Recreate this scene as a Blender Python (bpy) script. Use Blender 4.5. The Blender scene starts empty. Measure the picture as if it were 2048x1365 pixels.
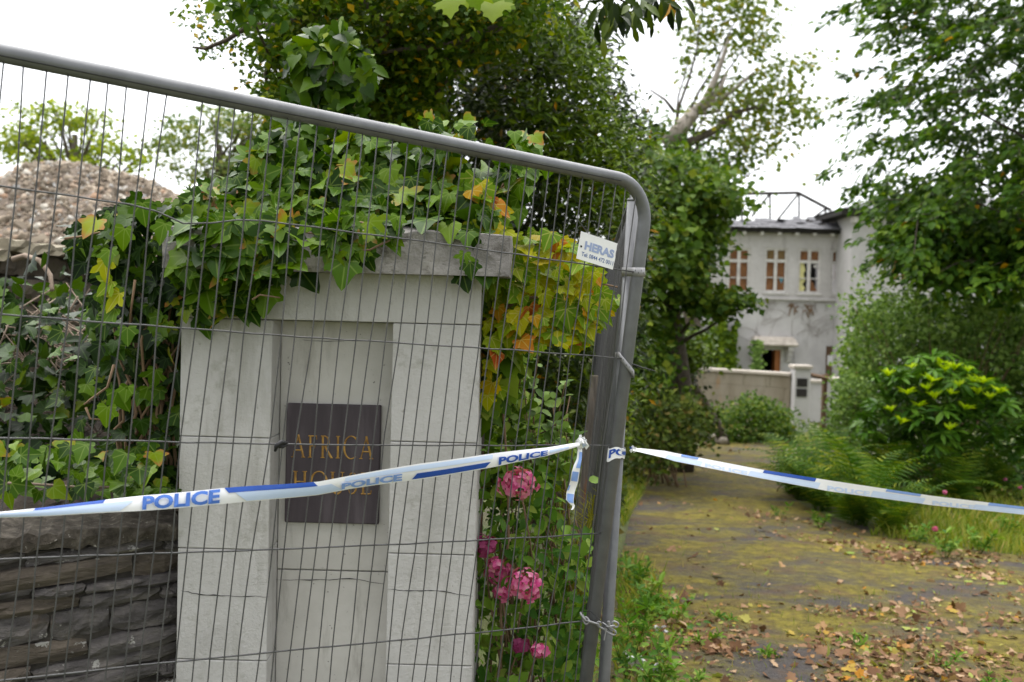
import bpy, math, random
import numpy as np
from mathutils import Vector, Matrix

random.seed(7)
rng = np.random.default_rng(7)
R = math.radians
scene = bpy.context.scene
COL = scene.collection

# ------------------------------------------------------------------ camera
F_PX, CX, CY = 1991.0, 1024.0, 682.5          # 35 mm lens on a 36 mm sensor, photo 2048 x 1365
EYE = np.array([0.0, 0.0, 1.65])
PITCH, ROLL = R(1.7), 0.025
_f = np.array([0, math.cos(PITCH), -math.sin(PITCH)])
_r0 = np.array([1.0, 0, 0]); _u0 = np.array([0, math.sin(PITCH), math.cos(PITCH)])
_r = _r0 * math.cos(ROLL) + _u0 * math.sin(ROLL)
_u = -_r0 * math.sin(ROLL) + _u0 * math.cos(ROLL)
cam = bpy.data.cameras.new("camera"); cam_o = bpy.data.objects.new("camera", cam); COL.objects.link(cam_o)
cam.sensor_width = 36; cam.lens = 35; cam.clip_start = 0.05; cam.clip_end = 3000
cam_o.matrix_world = Matrix(((_r[0], _u[0], -_f[0], EYE[0]), (_r[1], _u[1], -_f[1], EYE[1]),
                             (_r[2], _u[2], -_f[2], EYE[2]), (0, 0, 0, 1)))
cam.dof.use_dof = True; cam.dof.focus_distance = 2.75; cam.dof.aperture_fstop = 4.0
scene.camera = cam_o

# ------------------------------------------------------------------ sky, sun, exposure (overcast day)
SUN_EL, SUN_AZ = R(72), R(342)                # azimuth clockwise from +Y: beyond the house, a little left
w = bpy.data.worlds.new("World"); scene.world = w; w.use_nodes = True
nt = w.node_tree; nt.nodes.clear()
sky = nt.nodes.new("ShaderNodeTexSky"); sky.sky_type = 'NISHITA'; sky.sun_disc = False
sky.sun_elevation = SUN_EL; sky.sun_rotation = SUN_AZ; sky.dust_density = 1.5; sky.air_density = 1.0; sky.ozone_density = 1.0
hs = nt.nodes.new("ShaderNodeHueSaturation"); hs.inputs['Saturation'].default_value = 0.12
bg = nt.nodes.new("ShaderNodeBackground"); bg.inputs['Strength'].default_value = 0.08
wo = nt.nodes.new("ShaderNodeOutputWorld")
nt.links.new(sky.outputs[0], hs.inputs['Color']); nt.links.new(hs.outputs[0], bg.inputs['Color']); nt.links.new(bg.outputs[0], wo.inputs[0])
sl = bpy.data.lights.new("sun", 'SUN'); sl.energy = 1.5; sl.angle = R(100); sl.color = (1, 0.97, 0.93)
so = bpy.data.objects.new("sun", sl); COL.objects.link(so)
sd = Vector((math.sin(SUN_AZ) * math.cos(SUN_EL), math.cos(SUN_AZ) * math.cos(SUN_EL), math.sin(SUN_EL)))
so.rotation_euler = sd.to_track_quat('Z', 'Y').to_euler(); so.location = sd * 60
vs = scene.view_settings; vs.view_transform = 'Standard'; vs.look = 'None'; vs.exposure = 2.08; vs.gamma = 1; vs.use_curve_mapping = False
scene.render.engine = 'CYCLES'; scene.cycles.use_denoising = True
scene.cycles.max_bounces = 6; scene.cycles.transparent_max_bounces = 4
scene.cycles.diffuse_bounces = 3; scene.cycles.glossy_bounces = 2; scene.cycles.transmission_bounces = 3

# ------------------------------------------------------------------ pixel helpers
def nrm(v):
    v = np.asarray(v, float); return v / (np.linalg.norm(v, axis=-1, keepdims=True) + 1e-12)
def ray(px, py):
    px = np.asarray(px, float)[..., None]; py = np.asarray(py, float)[..., None]
    return _f + _r * (px - CX) / F_PX + _u * (CY - py) / F_PX
def at(px, py, d):
    return EYE + ray(px, py) * np.asarray(d, float)[..., None]
def onY(px, py, Y):
    q = ray(px, py); t = (Y - EYE[1]) / q[..., 1]; return EYE + q * t[..., None]
def gz(x, y):
    """terrain height: level by the gate, falling away along the drive, a little higher on the left"""
    x = np.asarray(x, float); y = np.asarray(y, float)
    z = -0.04 * (np.clip(y, 4.5, 44) - 4.5)
    z = z + 0.063 * np.clip(-x, 0, 3.5)
    return z + 0.012 * np.sin(x * 1.7 + 0.6 * y) * np.clip((y - 3) / 3, 0, 1)
def ground(px, py):
    q = ray(px, py); t = np.full(q.shape[:-1], 5.0)
    for _ in range(60):
        p = EYE + q * t[..., None]; h = gz(p[..., 0], p[..., 1])
        t = 0.5 * t + 0.5 * np.clip((h - EYE[2]) / np.minimum(q[..., 2], -1e-3), 0.5, 90)
    return EYE + q * t[..., None]
def in_poly(P, poly):
    poly = np.asarray(poly, float); x, y = P[:, 0], P[:, 1]; c = np.zeros(len(P), bool)
    x1, y1 = poly[-1]
    for x2, y2 in poly:
        m = ((y2 > y) != (y1 > y)) & (x < (x1 - x2) * (y - y2) / (y1 - y2 + 1e-9) + x2)
        c ^= m; x1, y1 = x2, y2
    return c
def sample_poly(poly, n):
    poly = np.asarray(poly, float); lo, hi = poly.min(0), poly.max(0); out = []
    k = 0
    while k < n:
        P = rng.uniform(lo, hi, (n * 2 + 16, 2)); P = P[in_poly(P, poly)]; out.append(P); k += len(P)
    return np.concatenate(out)[:n]

# ------------------------------------------------------------------ object helpers
def tag(o, label=None, cat=None, group=None, kind=None):
    if label: o["label"] = label
    if cat: o["category"] = cat
    if group: o["group"] = group
    if kind: o["kind"] = kind
    return o
def thing(name, loc, label, cat, group=None):
    o = bpy.data.objects.new(name, None); COL.objects.link(o); o.location = tuple(float(a) for a in loc)
    o.empty_display_size = 0.1
    return tag(o, label, cat, group)
def link_mesh(name, me, mat, parent=None):
    """mesh with world-space vertices, put under a parent that only has a location"""
    o = bpy.data.objects.new(name, me); COL.objects.link(o)
    if mat is not None and len(me.materials) == 0: me.materials.append(mat)
    if parent is not None:
        o.parent = parent
        loc = Vector((0, 0, 0)); p = parent
        while p is not None: loc += p.location; p = p.parent
        o.location = -loc
    return o
class MB:
    def __init__(s): s.v = []; s.f = []
    def add(s, V, F):
        b = len(s.v); s.v.extend([tuple(float(c) for c in p) for p in V]); s.f.extend([tuple(i + b for i in f) for f in F]); return s
    def box(s, c, size, M=None, jit=0.0):
        hx, hy, hz = size[0] / 2, size[1] / 2, size[2] / 2
        V = [Vector((sx * hx, sy * hy, sz * hz)) for sx in (-1, 1) for sy in (-1, 1) for sz in (-1, 1)]
        if jit: V = [v + Vector([random.uniform(-jit, jit) for _ in range(3)]) for v in V]
        if M is not None: V = [M @ v for v in V]
        V = [v + Vector(tuple(c)) for v in V]
        return s.add(V, [(0, 1, 3, 2), (4, 6, 7, 5), (0, 4, 5, 1), (2, 3, 7, 6), (0, 2, 6, 4), (1, 5, 7, 3)])
    def bbox(s, lo, hi):
        return s.box((np.asarray(lo, float) + np.asarray(hi, float)) / 2, np.asarray(hi, float) - np.asarray(lo, float))
    def tube(s, pts, rad, sides=6, cap=True):
        pts = [Vector(tuple(float(c) for c in p)) for p in pts]; n = len(pts)
        if not hasattr(rad, '__len__'): rad = [rad] * n
        t0 = (pts[1] - pts[0]).normalized()
        a = t0.cross(Vector((0.31, 0.17, 0.93))); 
        if a.length < 1e-3: a = t0.cross(Vector((1, 0, 0)))
        a.normalize(); b0 = len(s.v)
        for i, p in enumerate(pts):
            t = (pts[min(i + 1, n - 1)] - pts[max(i - 1, 0)])
            if t.length < 1e-9: t = t0
            t = t.normalized(); a = (a - t * a.dot(t)).normalized(); b = t.cross(a)
            for k in range(sides):
                an = 2 * math.pi * k / sides
                s.v.append(tuple(p + (a * math.cos(an) + b * math.sin(an)) * float(rad[i])))
        for i in range(n - 1):
            for k in range(sides):
                k2 = (k + 1) % sides
                s.f.append((b0 + i * sides + k, b0 + i * sides + k2, b0 + (i + 1) * sides + k2, b0 + (i + 1) * sides + k))
        if cap:
            s.f.append(tuple(b0 + k for k in reversed(range(sides)))); s.f.append(tuple(b0 + (n - 1) * sides + k for k in range(sides)))
        return s
    def mesh(s, name, smooth=False):
        me = bpy.data.meshes.new(name); me.from_pydata(s.v, [], s.f); me.update()
        if smooth: me.polygons.foreach_set('use_smooth', [True] * len(me.polygons))
        return me
    def build(s, name, mat, parent=None, smooth=False, bevel=0):
        o = link_mesh(name, s.mesh(name, smooth), mat, parent)
        if bevel:
            m = o.modifiers.new('bevel', 'BEVEL'); m.width = bevel; m.segments = 2; m.limit_method = 'ANGLE'
        return o
def mesh_np(name, V, Fc, UV=None):
    V = np.ascontiguousarray(V, np.float32); Fc = np.ascontiguousarray(Fc, np.int32); n, k = Fc.shape
    me = bpy.data.meshes.new(name)
    me.vertices.add(len(V)); me.vertices.foreach_set('co', V.ravel())
    me.loops.add(n * k); me.loops.foreach_set('vertex_index', Fc.ravel())
    me.polygons.add(n); me.polygons.foreach_set('loop_start', np.arange(0, n * k, k, dtype=np.int32))
    me.update(calc_edges=True)
    if UV is not None:
        l = me.uv_layers.new(name='uv'); l.data.foreach_set('uv', np.ascontiguousarray(UV[Fc.ravel()], np.float32).ravel())
    return me

# ------------------------------------------------------------------ materials
def new_mat(name):
    m = bpy.data.materials.new(name); m.use_nodes = True; t = m.node_tree; t.nodes.clear()
    out = t.nodes.new('ShaderNodeOutputMaterial'); return m, t, out
def N(t, typ, **kw):
    n = t.nodes.new(typ)
    for k, v in kw.items():
        if k in n.inputs: n.inputs[k].default_value = v
        else: setattr(n, k, v)
    return n
def ramp(t, stops, interp='LINEAR'):
    n = t.nodes.new('ShaderNodeValToRGB'); n.color_ramp.interpolation = interp
    e = n.color_ramp.elements
    while len(e) > 1: e.remove(e[-1])
    e[0].position = stops[0][0]; e[0].color = (*stops[0][1], 1)
    for p, c in stops[1:]:
        x = e.new(p); x.color = (*c, 1)
    return n
def noise(t, scale, detail=4, rough=0.6, vec=None, dist=0.0):
    n = N(t, 'ShaderNodeTexNoise'); n.inputs['Scale'].default_value = scale; n.inputs['Detail'].default_value = detail
    n.inputs['Roughness'].default_value = rough; n.inputs['Distortion'].default_value = dist
    if vec is not None: t.links.new(vec, n.inputs['Vector'])
    return n
def coords(t, scale=(1, 1, 1), kind='Object'):
    c = t.nodes.new('ShaderNodeTexCoord'); m = t.nodes.new('ShaderNodeMapping'); m.inputs['Scale'].default_value = scale
    t.links.new(c.outputs[kind], m.inputs['Vector']); return m.outputs[0]
def mixc(t, fac, a, b, blend='MIX'):
    n = t.nodes.new('ShaderNodeMix'); n.data_type = 'RGBA'; n.blend_type = blend
    for s, v in ((n.inputs[0], fac), (n.inputs[6], a), (n.inputs[7], b)):
        if isinstance(v, (int, float)): s.default_value = v
        elif isinstance(v, tuple): s.default_value = (*v, 1)
        else: t.links.new(v, s)
    return n.outputs[2]
def surf(name, stops, scale=6, rough=0.85, bump=0.3, bscale=40, stretch=(1, 1, 1), metallic=0, extra=None, spec=0.3, detail=5, bdist=0.01):
    """noise-coloured surface with fine relief; extra = list of (scale, low, high, colour, stretch) blotches"""
    m, t, out = new_mat(name); p = N(t, 'ShaderNodeBsdfPrincipled'); v = coords(t, stretch)
    n = noise(t, scale, detail, 0.65, v); r = ramp(t, stops); t.links.new(n.outputs[0], r.inputs[0]); c = r.outputs[0]
    for (sc, lo, hi, colr, st) in (extra or []):
        n2 = noise(t, sc, 6, 0.7, coords(t, st)); r2 = ramp(t, [(lo, (0, 0, 0)), (hi, (1, 1, 1))]); t.links.new(n2.outputs[0], r2.inputs[0])
        c = mixc(t, r2.outputs[0], c, colr)
    t.links.new(c, p.inputs['Base Color']); p.inputs['Roughness'].default_value = rough; p.inputs['Metallic'].default_value = metallic
    p.inputs['Specular IOR Level'].default_value = spec
    if bump:
        nb = noise(t, bscale, 6, 0.7, v); b = N(t, 'ShaderNodeBump'); b.inputs['Strength'].default_value = bump; b.inputs['Distance'].default_value = bdist
        t.links.new(nb.outputs[0], b.inputs['Height']); t.links.new(b.outputs[0], p.inputs['Normal'])
    t.links.new(p.outputs[0], out.inputs[0]); return m
def leaf_mat(name, stops, rough=0.5, transl=0.3, veins=None, spec=0.09, edge=None):
    """each leaf takes its own tone from the ramp (random per island and per object)"""
    m, t, out = new_mat(name); L = t.links
    stops = [(q, tuple(max(.003, sum(k) / 3 + (x - sum(k) / 3) * 1.22) for x in k)) for q, k in stops]
    g = t.nodes.new('ShaderNodeNewGeometry'); oi = t.nodes.new('ShaderNodeObjectInfo')
    a = N(t, 'ShaderNodeMath', operation='ADD'); L.new(g.outputs['Random Per Island'], a.inputs[0]); L.new(oi.outputs['Random'], a.inputs[1])
    f = N(t, 'ShaderNodeMath', operation='FRACT'); L.new(a.outputs[0], f.inputs[0])
    r = ramp(t, stops); L.new(f.outputs[0], r.inputs[0]); c = r.outputs[0]
    n = noise(t, 30, 3, 0.6, coords(t)); c = mixc(t, 0.35, c, mixc(t, n.outputs[0], (0.35, 0.35, 0.25), (1.1, 1.1, 1.05)), 'MULTIPLY')
    if veins or edge:
        uv = t.nodes.new('ShaderNodeUVMap'); uv.uv_map = 'uv'; sp = t.nodes.new('ShaderNodeSeparateXYZ'); L.new(uv.outputs[0], sp.inputs[0])
        ax = N(t, 'ShaderNodeMath', operation='ABSOLUTE'); L.new(sp.outputs[0], ax.inputs[0])
    if edge:
        # autumn colour creeping in from the leaf edge on some leaves
        d2 = N(t, 'ShaderNodeVectorMath', operation='DISTANCE'); L.new(uv.outputs[0], d2.inputs[0]); d2.inputs[1].default_value = (0, 0.3, 0)
        q = ramp(t, [(0.30, (0, 0, 0)), (0.55, (1, 1, 1))]); L.new(d2.outputs['Value'], q.inputs[0])
        wv = ramp(t, [(0.90, (0, 0, 0)), (0.94, (1, 1, 1))]); L.new(f.outputs[0], wv.inputs[0])
        mm = N(t, 'ShaderNodeMath', operation='MULTIPLY'); L.new(q.outputs[0], mm.inputs[0]); L.new(wv.outputs[0], mm.inputs[1])
        c = mixc(t, mm.outputs[0], c, edge)
    if veins:
        best = None
        for th in (0.0, 0.75, 1.5):
            m1 = N(t, 'ShaderNodeMath', operation='MULTIPLY'); L.new(ax.outputs[0], m1.inputs[0]); m1.inputs[1].default_value = math.cos(th)
            m2 = N(t, 'ShaderNodeMath', operation='MULTIPLY_ADD'); L.new(sp.outputs[1], m2.inputs[0]); m2.inputs[1].default_value = -math.sin(th); L.new(m1.outputs[0], m2.inputs[2])
            m3 = N(t, 'ShaderNodeMath', operation='ABSOLUTE'); L.new(m2.outputs[0], m3.inputs[0])
            if best is None: best = m3
            else:
                mn = N(t, 'ShaderNodeMath', operation='MINIMUM'); L.new(best.outputs[0], mn.inputs[0]); L.new(m3.outputs[0], mn.inputs[1]); best = mn
        rv = ramp(t, [(0.008, (1, 1, 1)), (0.035, (0, 0, 0))]); L.new(best.outputs[0], rv.inputs[0])
        k = N(t, 'ShaderNodeMath', operation='MULTIPLY'); L.new(rv.outputs[0], k.inputs[0]); k.inputs[1].default_value = 0.45
        c = mixc(t, k.outputs[0], c, veins)
    p = N(t, 'ShaderNodeBsdfPrincipled'); L.new(c, p.inputs['Base Color']); p.inputs['Roughness'].default_value = rough; p.inputs['Specular IOR Level'].default_value = spec
    tr = N(t, 'ShaderNodeBsdfTranslucent'); c2 = mixc(t, 1.0, c, (1.15, 1.2, 0.4), 'MULTIPLY'); L.new(c2, tr.inputs[0])
    mx = N(t, 'ShaderNodeMixShader'); mx.inputs[0].default_value = transl; L.new(p.outputs[0], mx.inputs[1]); L.new(tr.outputs[0], mx.inputs[2])
    L.new(mx.outputs[0], out.inputs[0]); return m
def plain(name, c, rough=0.6, metallic=0, spec=0.4):
    return surf(name, [(0.3, tuple(x * 0.85 for x in c)), (0.7, tuple(min(1, x * 1.1) for x in c))], 25, rough, 0, 40, metallic=metallic, spec=spec)

M = {}
M['render'] = surf('painted_masonry', [(0.30, (0.415, 0.405, 0.395)), (0.5, (0.495, 0.485, 0.475)), (0.75, (0.55, 0.54, 0.53))], 5, 0.85, 0.9, 75,
    extra=[(90, 0.685, 0.72, (0.16, 0.15, 0.14), (1, 1, 1)), (3.5, 0.52, 0.75, (0.36, 0.35, 0.325), (3, 3, 0.5)), (7, 0.58, 0.70, (0.34, 0.33, 0.30), (1, 1, 1)), (30, 0.64, 0.70, (0.30, 0.285, 0.26), (1, 1, .6))], bdist=0.006)
M['recess'] = surf('painted_recess', [(0.3, (0.42, 0.405, 0.38)), (0.7, (0.53, 0.515, 0.49))], 4, 0.85, 0.35, 45,
    extra=[(60, 0.66, 0.70, (0.10, 0.09, 0.085), (1, 1, 1)), (5, 0.55, 0.75, (0.30, 0.285, 0.26), (2.5, 1, 0.6))], bdist=0.006)
M['cap'] = surf('weathered_capstone', [(0.30, (0.20, 0.188, 0.18)), (0.5, (0.28, 0.265, 0.255)), (0.7, (0.38, 0.36, 0.345))], 7, 0.95, 0.9, 38,
    extra=[(10, 0.53, 0.66, (0.12, 0.11, 0.10), (1, 1, 1.6)), (24, 0.62, 0.70, (0.045, 0.042, 0.038), (0.6, 1, 1.2))], bdist=0.015)
M['joint'] = plain('mortar_joint', (0.34, 0.33, 0.31), 0.95)
M['slate_a'] = surf('dark_slate', [(0.3, (0.055, 0.050, 0.050)), (0.5, (0.12, 0.11, 0.107)), (0.7, (0.21, 0.19, 0.175))], 9, 0.7, 1.0, 24, (1, 1, 2.6),
    extra=[(14, 0.62, 0.65, (0.50, 0.49, 0.46), (1, 1, 1)), (4, 0.6, 0.7, (0.11, 0.085, 0.06), (1, 1, 1))], bdist=0.02)
M['slate_b'] = surf('brown_slate', [(0.3, (0.07, 0.058, 0.048)), (0.55, (0.15, 0.125, 0.10)), (0.75, (0.24, 0.20, 0.16))], 8, 0.9, 1.0, 30, (1, 1, 4),
    extra=[(13, 0.60, 0.63, (0.50, 0.49, 0.46), (1, 1, 1)), (14, 0.68, 0.71, (0.30, 0.24, 0.06), (1, 1, 1))], bdist=0.02)
M['coping'] = surf('rough_coping', [(0.3, (0.04, 0.034, 0.028)), (0.5, (0.085, 0.073, 0.058)), (0.7, (0.18, 0.158, 0.13))], 26, 0.95, 1.0, 60,
    extra=[(5, 0.54, 0.66, (0.075, 0.062, 0.048), (1, 1, 1)), (40, 0.63, 0.70, (0.36, 0.34, 0.30), (1, 1, 1))], bdist=0.02)
M['mortar_dark'] = surf('dark_mortar', [(0.3, (0.03, 0.027, 0.024)), (0.7, (0.07, 0.062, 0.052))], 20, 0.95, 0.8, 50)
M['plaque'] = surf('plaque_slate', [(0.3, (0.040, 0.032, 0.039)), (0.55, (0.062, 0.050, 0.059)), (0.75, (0.12, 0.102, 0.115))], 5, 0.5, 0.08, 60, (2.5, 1, 0.35),
    extra=[(110, 0.735, 0.75, (0.45, 0.44, 0.42), (1, 1, 1))], spec=0.25)
M['gold'] = surf('gilt_letter', [(0.35, (0.20, 0.10, 0.03)), (0.6, (0.46, 0.27, 0.07))], 40, 0.4, 0.1, 60, metallic=0.25)
def galvanised(name, a, b):
    return surf(name, [(0.3, a), (0.7, b)], 14, 0.45, 0.06, 120, metallic=0.3, spec=0.45, extra=[(60, 0.70, 0.76, tuple(x * 0.45 for x in a), (1, 1, 1))])
M['galv'] = galvanised('galvanised_pipe', (0.115, 0.119, 0.128), (0.165, 0.17, 0.18))
M['wire'] = galvanised('galvanised_wire', (0.06, 0.06, 0.062), (0.10, 0.10, 0.102))
M['strap'] = galvanised('zinc_strap', (0.22, 0.22, 0.23), (0.32, 0.32, 0.33))
M['black'] = plain('black_plastic', (0.012, 0.012, 0.014), 0.5)
M['tape'] = surf('white_tape', [(0.3, (0.76, 0.77, 0.80)), (0.7, (0.86, 0.87, 0.89))], 8, 0.35, 0.12, 14, spec=0.5)
M['tape_pale'] = surf('pale_blue_print', [(0.3, (0.50, 0.62, 0.86)), (0.7, (0.60, 0.71, 0.90))], 8, 0.35, 0.1, 14, spec=0.5)
M['tape_mid'] = plain('mid_blue_print', (0.22, 0.36, 0.74), 0.35)
M['tape_blue'] = plain('blue_print', (0.02, 0.085, 0.42), 0.35)
M['tape_ink'] = plain('letter_blue', (0.07, 0.18, 0.58), 0.35)
M['tagw'] = surf('tag_plastic', [(0.3, (0.70, 0.71, 0.73)), (0.7, (0.80, 0.81, 0.82))], 12, 0.5, 0.05, 40, extra=[(30, 0.68, 0.74, (0.42, 0.42, 0.40), (1, 1, 1))])
M['tag_pale'] = plain('faded_blue_print', (0.30, 0.37, 0.58), 0.5)
M['tag_ink'] = plain('blue_ink', (0.07, 0.13, 0.34), 0.5)
M['wood'] = surf('weathered_timber', [(0.3, (0.055, 0.046, 0.038)), (0.5, (0.12, 0.105, 0.09)), (0.7, (0.19, 0.165, 0.14))], 10, 0.9, 0.9, 20, (4, 4, 0.35),
    extra=[(4, 0.52, 0.62, (0.20, 0.075, 0.03), (3, 3, 0.8)), (6, 0.58, 0.66, (0.10, 0.11, 0.02), (2, 2, 0.7))])
M['bark'] = surf('bark', [(0.3, (0.045, 0.036, 0.028)), (0.55, (0.095, 0.078, 0.06)), (0.75, (0.15, 0.125, 0.10))], 14, 0.95, 1.0, 26, (2, 2, 0.6))
M['bark_pale'] = surf('pale_bare_limb', [(0.3, (0.20, 0.17, 0.14)), (0.6, (0.36, 0.32, 0.28))], 6, 0.9, 0.6, 20, (2, 2, 0.6))
M['twig'] = surf('dry_twigs', [(0.3, (0.14, 0.10, 0.075)), (0.7, (0.34, 0.27, 0.21))], 6, 0.9, 0, 20)
M['stem'] = surf('ivy_stem', [(0.3, (0.13, 0.08, 0.045)), (0.7, (0.24, 0.16, 0.10))], 12, 0.8, 0.3, 40)
M['creeper'] = surf('grey_dead_creeper', [(0.3, (0.22, 0.19, 0.17)), (0.7, (0.33, 0.29, 0.27))], 6, 0.9, 0, 20)
M['soil'] = surf('earth', [(0.3, (0.02, 0.016, 0.012)), (0.5, (0.045, 0.035, 0.026)), (0.7, (0.09, 0.07, 0.052))], 9, 0.95, 0.9, 30)
M['wallstone'] = surf('old_wall_stone', [(0.3, (0.05, 0.042, 0.032)), (0.6, (0.11, 0.092, 0.07)), (0.8, (0.18, 0.155, 0.12))], 5, 0.95, 0.8, 22, extra=[(5, 0.56, 0.66, (0.055, 0.06, 0.02), (1, 1, 1))])
M['wallcap'] = surf('old_wall_coping', [(0.3, (0.15, 0.13, 0.09)), (0.6, (0.27, 0.24, 0.18))], 6, 0.95, 0.8, 24, extra=[(4, 0.55, 0.65, (0.10, 0.11, 0.03), (1, 1, 1))])
# leaves
G = lambda *c: c
M['ivy'] = leaf_mat('ivy_leaf', [(0, (0.014, 0.034, 0.006)), (0.3, (0.032, 0.072, 0.009)), (0.6, (0.062, 0.122, 0.012)), (0.85, (0.10, 0.172, 0.018)), (0.95, (0.16, 0.225, 0.03)), (1, (0.24, 0.27, 0.045))], 0.36, 0.24, veins=(0.20, 0.28, 0.06), spec=0.13, edge=(0.30, 0.14, 0.04))
M['ivy_shade'] = leaf_mat('ivy_leaf_shade', [(0, (0.005, 0.012, 0.004)), (0.45, (0.011, 0.025, 0.005)), (0.78, (0.024, 0.052, 0.008)), (0.95, (0.062, 0.11, 0.014)), (1, (0.12, 0.16, 0.025))], 0.34, 0.2, veins=(0.06, 0.11, 0.03), spec=0.08)  # darkened copy of the ivy leaf, shade left of the pillar put into colour
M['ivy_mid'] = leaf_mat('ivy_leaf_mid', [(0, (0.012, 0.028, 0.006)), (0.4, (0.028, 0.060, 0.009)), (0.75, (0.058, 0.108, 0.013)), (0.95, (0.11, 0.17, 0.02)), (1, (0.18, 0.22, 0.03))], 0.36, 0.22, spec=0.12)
M['ivy_gold'] = leaf_mat('autumn_leaf', [(0, (0.085, 0.17, 0.025)), (0.35, (0.17, 0.25, 0.035)), (0.62, (0.31, 0.32, 0.035)), (0.84, (0.40, 0.32, 0.035)), (0.94, (0.40, 0.18, 0.025)), (1, (0.28, 0.05, 0.03))], 0.42, 0.35, veins=(0.50, 0.46, 0.14), edge=(0.42, 0.14, 0.03))
M['shrub'] = leaf_mat('shrub_leaf', [(0, (0.045, 0.09, 0.015)), (0.4, (0.10, 0.17, 0.026)), (0.8, (0.165, 0.24, 0.042)), (1, (0.24, 0.30, 0.08))], 0.42, 0.3)
M['syc'] = leaf_mat('sycamore_leaf', [(0, (0.10, 0.16, 0.025)), (1, (0.19, 0.25, 0.04))], 0.5, 0.45)
M['scrub'] = leaf_mat('scrub_leaf', [(0, (0.022, 0.035, 0.01)), (0.5, (0.055, 0.08, 0.018)), (0.85, (0.10, 0.13, 0.028)), (1, (0.16, 0.12, 0.05))], 0.55, 0.25)
M['hst'] = leaf_mat('horsetail_green', [(0, (0.20, 0.21, 0.04)), (1, (0.36, 0.33, 0.08))], 0.6, 0.3)
M['hyd'] = leaf_mat('border_leaf', [(0, (0.045, 0.11, 0.025)), (0.4, (0.10, 0.19, 0.04)), (0.8, (0.17, 0.27, 0.06)), (1, (0.27, 0.34, 0.10))], 0.42, 0.35)
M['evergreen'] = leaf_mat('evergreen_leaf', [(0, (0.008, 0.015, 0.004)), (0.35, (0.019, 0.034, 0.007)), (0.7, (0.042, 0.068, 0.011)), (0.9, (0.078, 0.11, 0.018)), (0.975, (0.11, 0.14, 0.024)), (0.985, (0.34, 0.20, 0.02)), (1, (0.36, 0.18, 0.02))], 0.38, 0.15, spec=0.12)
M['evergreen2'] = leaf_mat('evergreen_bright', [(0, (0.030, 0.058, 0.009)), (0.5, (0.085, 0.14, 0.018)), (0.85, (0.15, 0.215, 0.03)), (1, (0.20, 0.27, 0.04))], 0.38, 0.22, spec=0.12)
M['canopy'] = leaf_mat('canopy_leaf', [(0, (0.028, 0.06, 0.011)), (0.4, (0.066, 0.115, 0.020)), (0.75, (0.115, 0.17, 0.028)), (0.94, (0.20, 0.235, 0.038)), (0.97, (0.36, 0.28, 0.03)), (1, (0.38, 0.24, 0.03))], 0.5, 0.4)
M['beech'] = leaf_mat('broad_tree_leaf', [(0, (0.026, 0.060, 0.012)), (0.45, (0.056, 0.112, 0.020)), (0.8, (0.094, 0.162, 0.028)), (0.992, (0.14, 0.20, 0.034)), (0.996, (0.36, 0.22, 0.02)), (1, (0.36, 0.2, 0.02))], 0.5, 0.32)
M['mid'] = leaf_mat('bush_tree_leaf', [(0, (0.032, 0.065, 0.014)), (0.5, (0.070, 0.122, 0.024)), (0.85, (0.115, 0.175, 0.034)), (1, (0.18, 0.21, 0.045))], 0.5, 0.3)
M['sparse'] = leaf_mat('dying_tree_leaf', [(0, (0.075, 0.12, 0.03)), (0.5, (0.14, 0.185, 0.05)), (0.88, (0.21, 0.24, 0.075)), (1, (0.30, 0.25, 0.05))], 0.55, 0.4)
M['fartree'] = leaf_mat('far_tree_leaf', [(0, (0.11, 0.16, 0.035)), (0.5, (0.21, 0.27, 0.05)), (1, (0.36, 0.40, 0.075))], 0.55, 0.45)
M['fartree2'] = leaf_mat('far_pine_leaf', [(0, (0.075, 0.12, 0.045)), (0.6, (0.15, 0.20, 0.07)), (1, (0.27, 0.28, 0.10))], 0.55, 0.4)
M['grey_shrub'] = leaf_mat('grey_green_leaf', [(0, (0.07, 0.125, 0.04)), (0.45, (0.16, 0.25, 0.075)), (0.85, (0.26, 0.37, 0.125)), (1, (0.36, 0.46, 0.18))], 0.45, 0.3)
M['rhodo'] = leaf_mat('rhododendron_leaf', [(0, (0.035, 0.085, 0.018)), (0.5, (0.07, 0.15, 0.026)), (1, (0.13, 0.235, 0.045))], 0.32, 0.2, spec=0.13)
M['rhodo_new'] = leaf_mat('new_growth_leaf', [(0, (0.26, 0.38, 0.03)), (1, (0.44, 0.54, 0.07))], 0.4, 0.4)
M['fern'] = leaf_mat('fern_frond', [(0, (0.035, 0.08, 0.016)), (0.6, (0.078, 0.138, 0.026)), (0.88, (0.14, 0.195, 0.036)), (1, (0.25, 0.27, 0.05))], 0.5, 0.4)
M['grass'] = leaf_mat('grass_blade', [(0, (0.09, 0.15, 0.025)), (0.4, (0.17, 0.22, 0.045)), (0.75, (0.27, 0.28, 0.08)), (1, (0.42, 0.34, 0.15))], 0.6, 0.35)
M['litter'] = leaf_mat('fallen_leaf', [(0, (0.075, 0.045, 0.028)), (0.3, (0.16, 0.095, 0.062)), (0.6, (0.28, 0.18, 0.12)), (0.8, (0.42, 0.31, 0.22)), (0.88, (0.40, 0.20, 0.06)), (0.94, (0.30, 0.32, 0.12)), (1, (0.20, 0.28, 0.08))], 0.75, 0.15)
M['petal'] = leaf_mat('pink_petal', [(0, (0.52, 0.10, 0.25)), (0.5, (0.66, 0.20, 0.38)), (0.9, (0.76, 0.38, 0.52)), (1, (0.52, 0.30, 0.28))], 0.55, 0.3)
M['petal_dark'] = leaf_mat('magenta_petal', [(0, (0.26, 0.05, 0.13)), (1, (0.44, 0.14, 0.27))], 0.55, 0.3)
M['litter_paper'] = plain('paper_scrap', (0.72, 0.72, 0.74), 0.7)

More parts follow.
